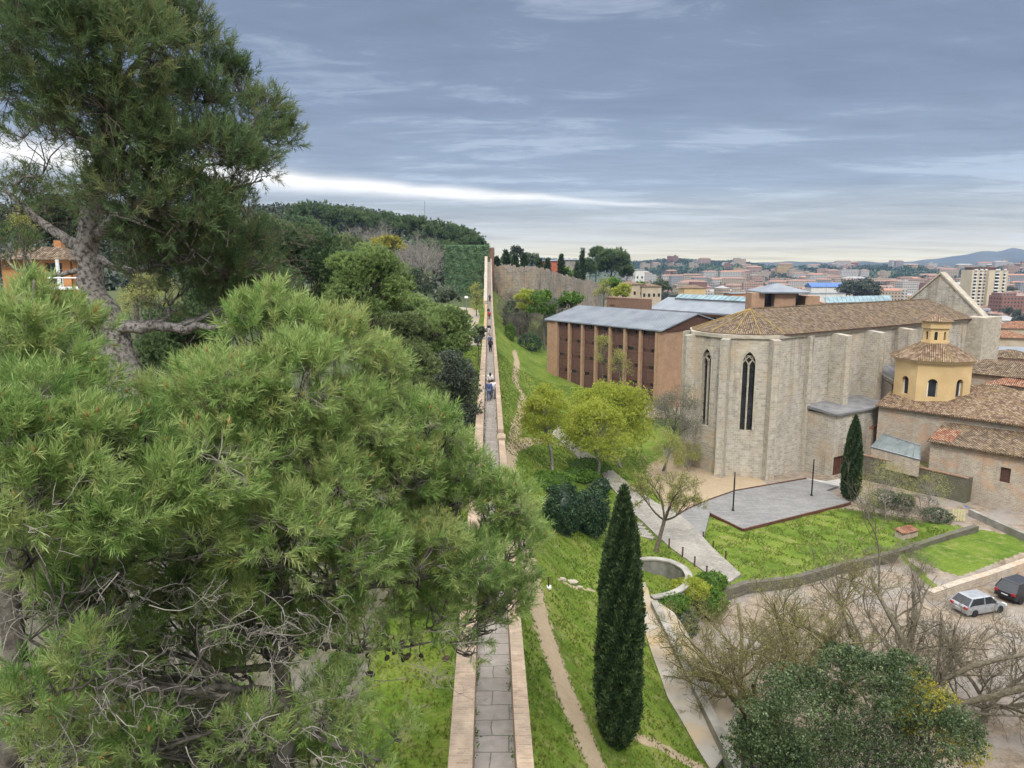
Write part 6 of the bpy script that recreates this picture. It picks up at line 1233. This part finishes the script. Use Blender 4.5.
for i in range(295):
    px = random.uniform(628,1060); Yd = 430*(2050/430)**(random.random()**.8); 
    q = atd(px,270,Yd)
    if Yd < 560 and px < 830: continue
    wi = random.choices(range(6),[5,5,4,2,2,2])[0]; ri = random.choices([0,1,2],[5,3,3])[0]; far_ = Yd > 900
    w = random.uniform(15,42) if far_ else random.uniform(10,24); h = random.choice([10,12,14,16,19,22]) if Yd > 700 else random.choice([8,10,12])
    block(px,Yd,w,random.uniform(10,15),h,wi,ri,random.uniform(-.5,.5),'%s %s in the crowded town beyond the church' % (cname[wi], ['house with a tiled roof','block with a grey flat roof','block with a terracotta roof'][ri]), '%s %s of the distant town' % (cname[wi], ['tiled houses','grey roofed blocks','terracotta roofed blocks'][ri]))
for px, Yd, w, h, wi, ri, rz, lb in [(868,1250,120,17,1,2,.05,'very long tan apartment row below the far forest ridge'),(920,1200,70,19,2,2,.0,'long pinkish apartment row left of the tall tower block'),(812,820,60,9,4,1,.05,'long low grey hall in front of the blue roof'),(908,880,22,26,0,1,.2,'white apartment block above the church ridge right of the dark trees'),(962,760,16,26,4,1,.15,'grey apartment block touching the tall tower block on its left'),(1013,600,26,22,5,1,.1,'brick red block at the right of the tall tower block'),(963,700,16,20,0,1,.3,'bluish white block just left of the tall tower block'),(792,1150,44,13,0,0,.1,'white terrace of houses on the slope under the ridge'),(735,1100,26,14,2,0,.1,'pinkish block above the long hall rooflight'),(690,900,13,12,2,2,.1,'small pink tower house left in the town'),(706,920,14,12,0,0,.2,'small white tower house next to the pink one'),(735,420,14,17,3,2,.1,'vivid ochre orange building right behind the long hall')]:
    block(px,Yd,w,14,h,wi,ri,rz,lb,None)
q = atd(741,303,330); hip_house('orange_building','small orange brick building rising behind the long hall roof',(q[0],q[1]),13,9,q[2]-14,atd(741,293,330)[2],.3,orange_pl,zinc,.15,nwin=3)
q = atd(692,290,420); hip_house('yellow_building','yellow gabled house behind the rooflight strip of the long hall',(q[0],q[1]),13,9,q[2]-14,atd(692,288,420)[2],1.8,plaster_ochre,tiles_warm,.15,nwin=3)
# blue roofed sports hall
q = atd(831,287,700); th = thing('blue_roof_hall','long hall with a bright blue roof in the town beyond the church','building',(q[0],q[1],q[2]-9)); mb = MB(); mb.box((q[0],q[1],q[2]-4.5),(44,16,9)); mb.build('wall', white_pl, th)
mb = MB(); mb.rings([[(q[0]+u,q[1]-8.6,q[2]),(q[0]+u,q[1]-8.6,q[2]+.5),(q[0]+u,q[1],q[2]+4.2),(q[0]+u,q[1]+8.6,q[2]+.5),(q[0]+u,q[1]+8.6,q[2])] for u in (-22.6,22.6)]); mb.build('roof', flat_mat('blue_roof',(.05,.13,.33),.5), th)
q = atd(823,300,420); hip_house('white_hall','low white building in front of the blue roofed hall',(q[0],q[1]),22,9,q[2]-9,atd(823,293,420)[2],.4,white_pl,zinc,.05,nwin=5)
# tall tower block
q = atd(987,270,640); zb = -21; zt_ = atd(987,270,640)[2]; th = thing('tower_block','tall beige tower block with dark balcony columns rising at the right','building',(q[0],640,zb))
mb = MB(); mb.box((q[0]-8.2,646,(zb+zt_)/2),(11,16,zt_-zb)); mb.box((q[0]+6,642,(zb+zt_)/2-.3),(16.5,18,zt_-zb-.6)); mb.build('wall', rough_mat('tower_beige',(.50,.42,.29),(.58,.49,.35),.1,.9,0,0), th)
mb = MB(); mb.box((q[0]-1.,646,zt_+1.2),(24,10,2.4)); mb.build('roof_storey', wood_brown, th)
for u, w in ((-11.,2.2),(-6.2,2.),(-2.4,1.6),(4.8,3.4),(11.,1.6)):
    y0 = 632.96 if u > -2 else 637.96
    mb = MB(); mb.box((q[0]+u,y0,(zb+zt_)/2),(w,.12,zt_-zb-3)); mb.build('recess', glass_dark, th)
    mb = MB()
    for k in range(15): mb.box((q[0]+u,y0-.55,zb+2+k*2.9),(w+.2,1.,1.05))
    o = mb.build('balconies', white_paint, th); o['kind'] = 'stuff'
# trees of the town and forest on the ridge
tt_ = tree(862,290,520,22,9,'oak','dark green tree clump among the town roofs above the church ridge','tree clumps in the town',dens=1.6,leafpx=2.); 
for px, Yd, s_, z_ in [(842,500,.7,0),(880,540,.9,0),(905,470,.8,0),(922,520,.9,0),(820,560,.6,0),(700,520,.8,0),(672,480,.8,0),(725,640,1.,0),(770,760,1.,0),(930,700,1.,0),(1015,520,.9,0),(1030,470,.8,0),(800,900,1.,0),(668,650,1.2,0),(655,800,1.2,0),(690,760,1.,0),(1010,800,1.2,0),(950,1000,1.3,0),(880,1000,1.2,0),(760,1000,1.2,0)]:
    q = atd(px,270,Yd); c = copy_tree(tt_); c.location = (q[0],q[1],h1(q[0],q[1])-2); c.scale = (s_*.55,)*3; c.rotation_euler = (0,0,random.uniform(0,6))
lv = Leaves(); n = 15000; az = rng.uniform(.02,.68,n); d = rng.uniform(1150,2750,n); x_ = np.sin(az)*d; y_ = np.cos(az)*d; keep = (rng.random(n) < .08+.92*ss(1500,1900,d+150*np.sin(az*40))) ; x_, y_ = x_[keep], y_[keep]; n = len(x_); z_ = H(x_,y_)+rng.uniform(1,6,n)
for j in range(4): mk = np.arange(n)%4 == j; lv.put(*LC[j], np.stack([x_,y_,z_],1)[mk], np.tile([0,0,1.],(mk.sum(),1)), rng.uniform(7,14,mk.sum()), .45+.3*np.sin(x_[mk]*.01)*np.sin(y_[mk]*.013)+rng.normal(size=mk.sum())*.15)
tag(lv.build('forest', M_hedge, None), kind='stuff')
lv = Leaves(); n = 9000; x_ = rng.uniform(-260,8,n); y_ = rng.uniform(175,480,n); k = (x_-wallx(y_) < -14-0.0*y_) & ((y_ > 215)|(x_ < -60)); x_, y_ = x_[k], y_[k]; n = len(x_); z_ = H(x_,y_)+rng.uniform(.3,3.2,n)
for j in range(4): mk = np.arange(n)%4 == j; lv.put(*LC[j], np.stack([x_,y_,z_],1)[mk], np.tile([0,0,1.],(mk.sum(),1)), rng.uniform(2,4.4,mk.sum()), .45+.3*np.sin(x_[mk]*.11)*np.sin(y_[mk]*.13)+rng.normal(size=mk.sum())*.2)
tag(lv.build('undergrowth', M_oak, None), kind='stuff')
lv = Leaves(); n = 5200; y_ = rng.uniform(7,48,n); x_ = wallx(y_)-5.2-rng.random(n)*(8+y_*.75); k = np.sin(x_*.9+np.sin(y_*.5)*2)*np.sin(y_*.7+x_*.3) > -.25; x_, y_ = x_[k], y_[k]; n = len(x_)
for j in range(4): mk = np.arange(n)%4 == j; lv.put(*LC[j], np.stack([x_,y_,H(x_,y_)+rng.uniform(.02,.5,n)],1)[mk], np.tile([0,0,1.],(mk.sum(),1)), rng.uniform(.25,.6,mk.sum()), .4+.2*np.sin(x_[mk]*.6)*np.sin(y_[mk]*.4)+rng.normal(size=mk.sum())*.18)
tag(lv.build('ground_cover', M_green, None), kind='stuff')
# far blue mountains
def ridge(name, D, azs, hs, mat):
    a = np.linspace(azs[0],azs[-1],160); hgt = np.interp(a,azs,hs)*(1+.05*np.sin(a*90)+.03*np.sin(a*210+1)); rs = []
    for t, h_ in zip(a,hgt): s_, c_ = math.sin(t), math.cos(t); rs.append([(s_*(D-900),c_*(D-900),-22),(s_*(D-420),c_*(D-420),-20+h_*.55),(s_*D,c_*D,-20+h_),(s_*(D+900),c_*(D+900),-22)])
    mb = MB(); mb.rings(rs); return tag(mb.build(name, mat, org=(0,D,-20), smooth=True), kind='structure')
AZ = lambda px: math.atan2((px-512)/FPX, 1.0)
mtn = rough_mat('mountain_forest',(.03,.05,.04),(.07,.08,.06),.003,.95,0,0)
ridge('far_mountains', 5600, [AZ(880),AZ(912),AZ(940),AZ(965),AZ(990),AZ(1004),AZ(1025),AZ(1070),AZ(1200),AZ(1500)], [48+(h_-48)*.571 for h_ in (10,60,110,150,165,205,190,150,210,100)], mtn)
ridge('far_hills', 4100, [AZ(640),AZ(700),AZ(770),AZ(850),AZ(930),AZ(1000),AZ(1100)], [48+(h_-48)*.68 for h_ in (34,44,50,52,50,46,44)], mtn)
# ================================================================ grass blades on the nearer lawn
lv = Leaves(); gt = tuft(10,.05,.11,.016,10,75); n = 80000; y_ = 13+130*rng.random(n)**1.5; x_ = wallx(y_)+.9+rng.random(n)*(9+y_*.12); left = rng.random(n) < .16; x_ = np.where(left, wallx(y_)-1.1-rng.random(n)*4, x_)
k = (pldist(x_,y_,TR[0][0]) > .5) & ~inpoly(x_,y_,LOT) & (np.sin(x_*2.7+np.sin(y_*1.9))*np.sin(y_*2.2+x_) > -.35); rw = np.array([gp(*p)[:2] for p in [(634,588),(637,608),(650,650),(668,700),(692,742),(712,775),(742,775),(700,700),(645,586)]]); k &= ~inpoly(x_,y_,rw)
pp = np.array([gp(*p)[:2] for p in [(551,434),(582,462),(629,509),(669,547),(724,588),(741,577),(690,533),(655,507),(605,466),(560,430)]]); k &= ~inpoly(x_,y_,pp) & ~inpoly(x_,y_,[p[:2] for p in PLZ]); x_, y_ = x_[k], y_[k]
lw = np.array([at(*p,1.2)[:2] for p in [(703,541),(712,516),(743,530),(850,505),(955,530),(838,563),(745,581)]]); m_ = 16000; xa = rng.uniform(lw[:,0].min(),lw[:,0].max(),m_); ya = rng.uniform(lw[:,1].min(),lw[:,1].max(),m_); k = inpoly(xa,ya,lw)&(np.sin(xa*1.7+np.sin(ya*1.3))*np.sin(ya*1.5+xa*.6) > -.2)
x_ = np.concatenate([x_,xa[k]]); y_ = np.concatenate([y_,ya[k]]); n = len(x_)
lv.put(*gt, np.stack([x_,y_,H(x_,y_)],1), np.tile([0,0,1.],(n,1))+rng.normal(size=(n,3))*.2, rng.uniform(.5,1.3,n)*(1+.006*y_), .5+.22*np.sin(x_*.9+y_*.5)+rng.normal(size=n)*.18); tag(lv.build('grass', M_grass, None), kind='stuff')
# ================================================================ haze
m = bpy.data.materials.new('haze_air'); m.use_nodes = True; nt = m.node_tree; nt.nodes.remove(nt.nodes['Principled BSDF']); pv_ = nt.nodes.new('ShaderNodeVolumePrincipled'); pv_.inputs['Color'].default_value = (.42,.58,.97,1); pv_.inputs['Density'].default_value = 8.5e-5; pv_.inputs['Anisotropy'].default_value = .1
nt.links.new(pv_.outputs[0], nt.nodes['Material Output'].inputs['Volume'])
mb = MB(); mb.box((0,0,110),(13000,13000,290)); hz = mb.build('haze', m); tag(hz, kind='stuff')
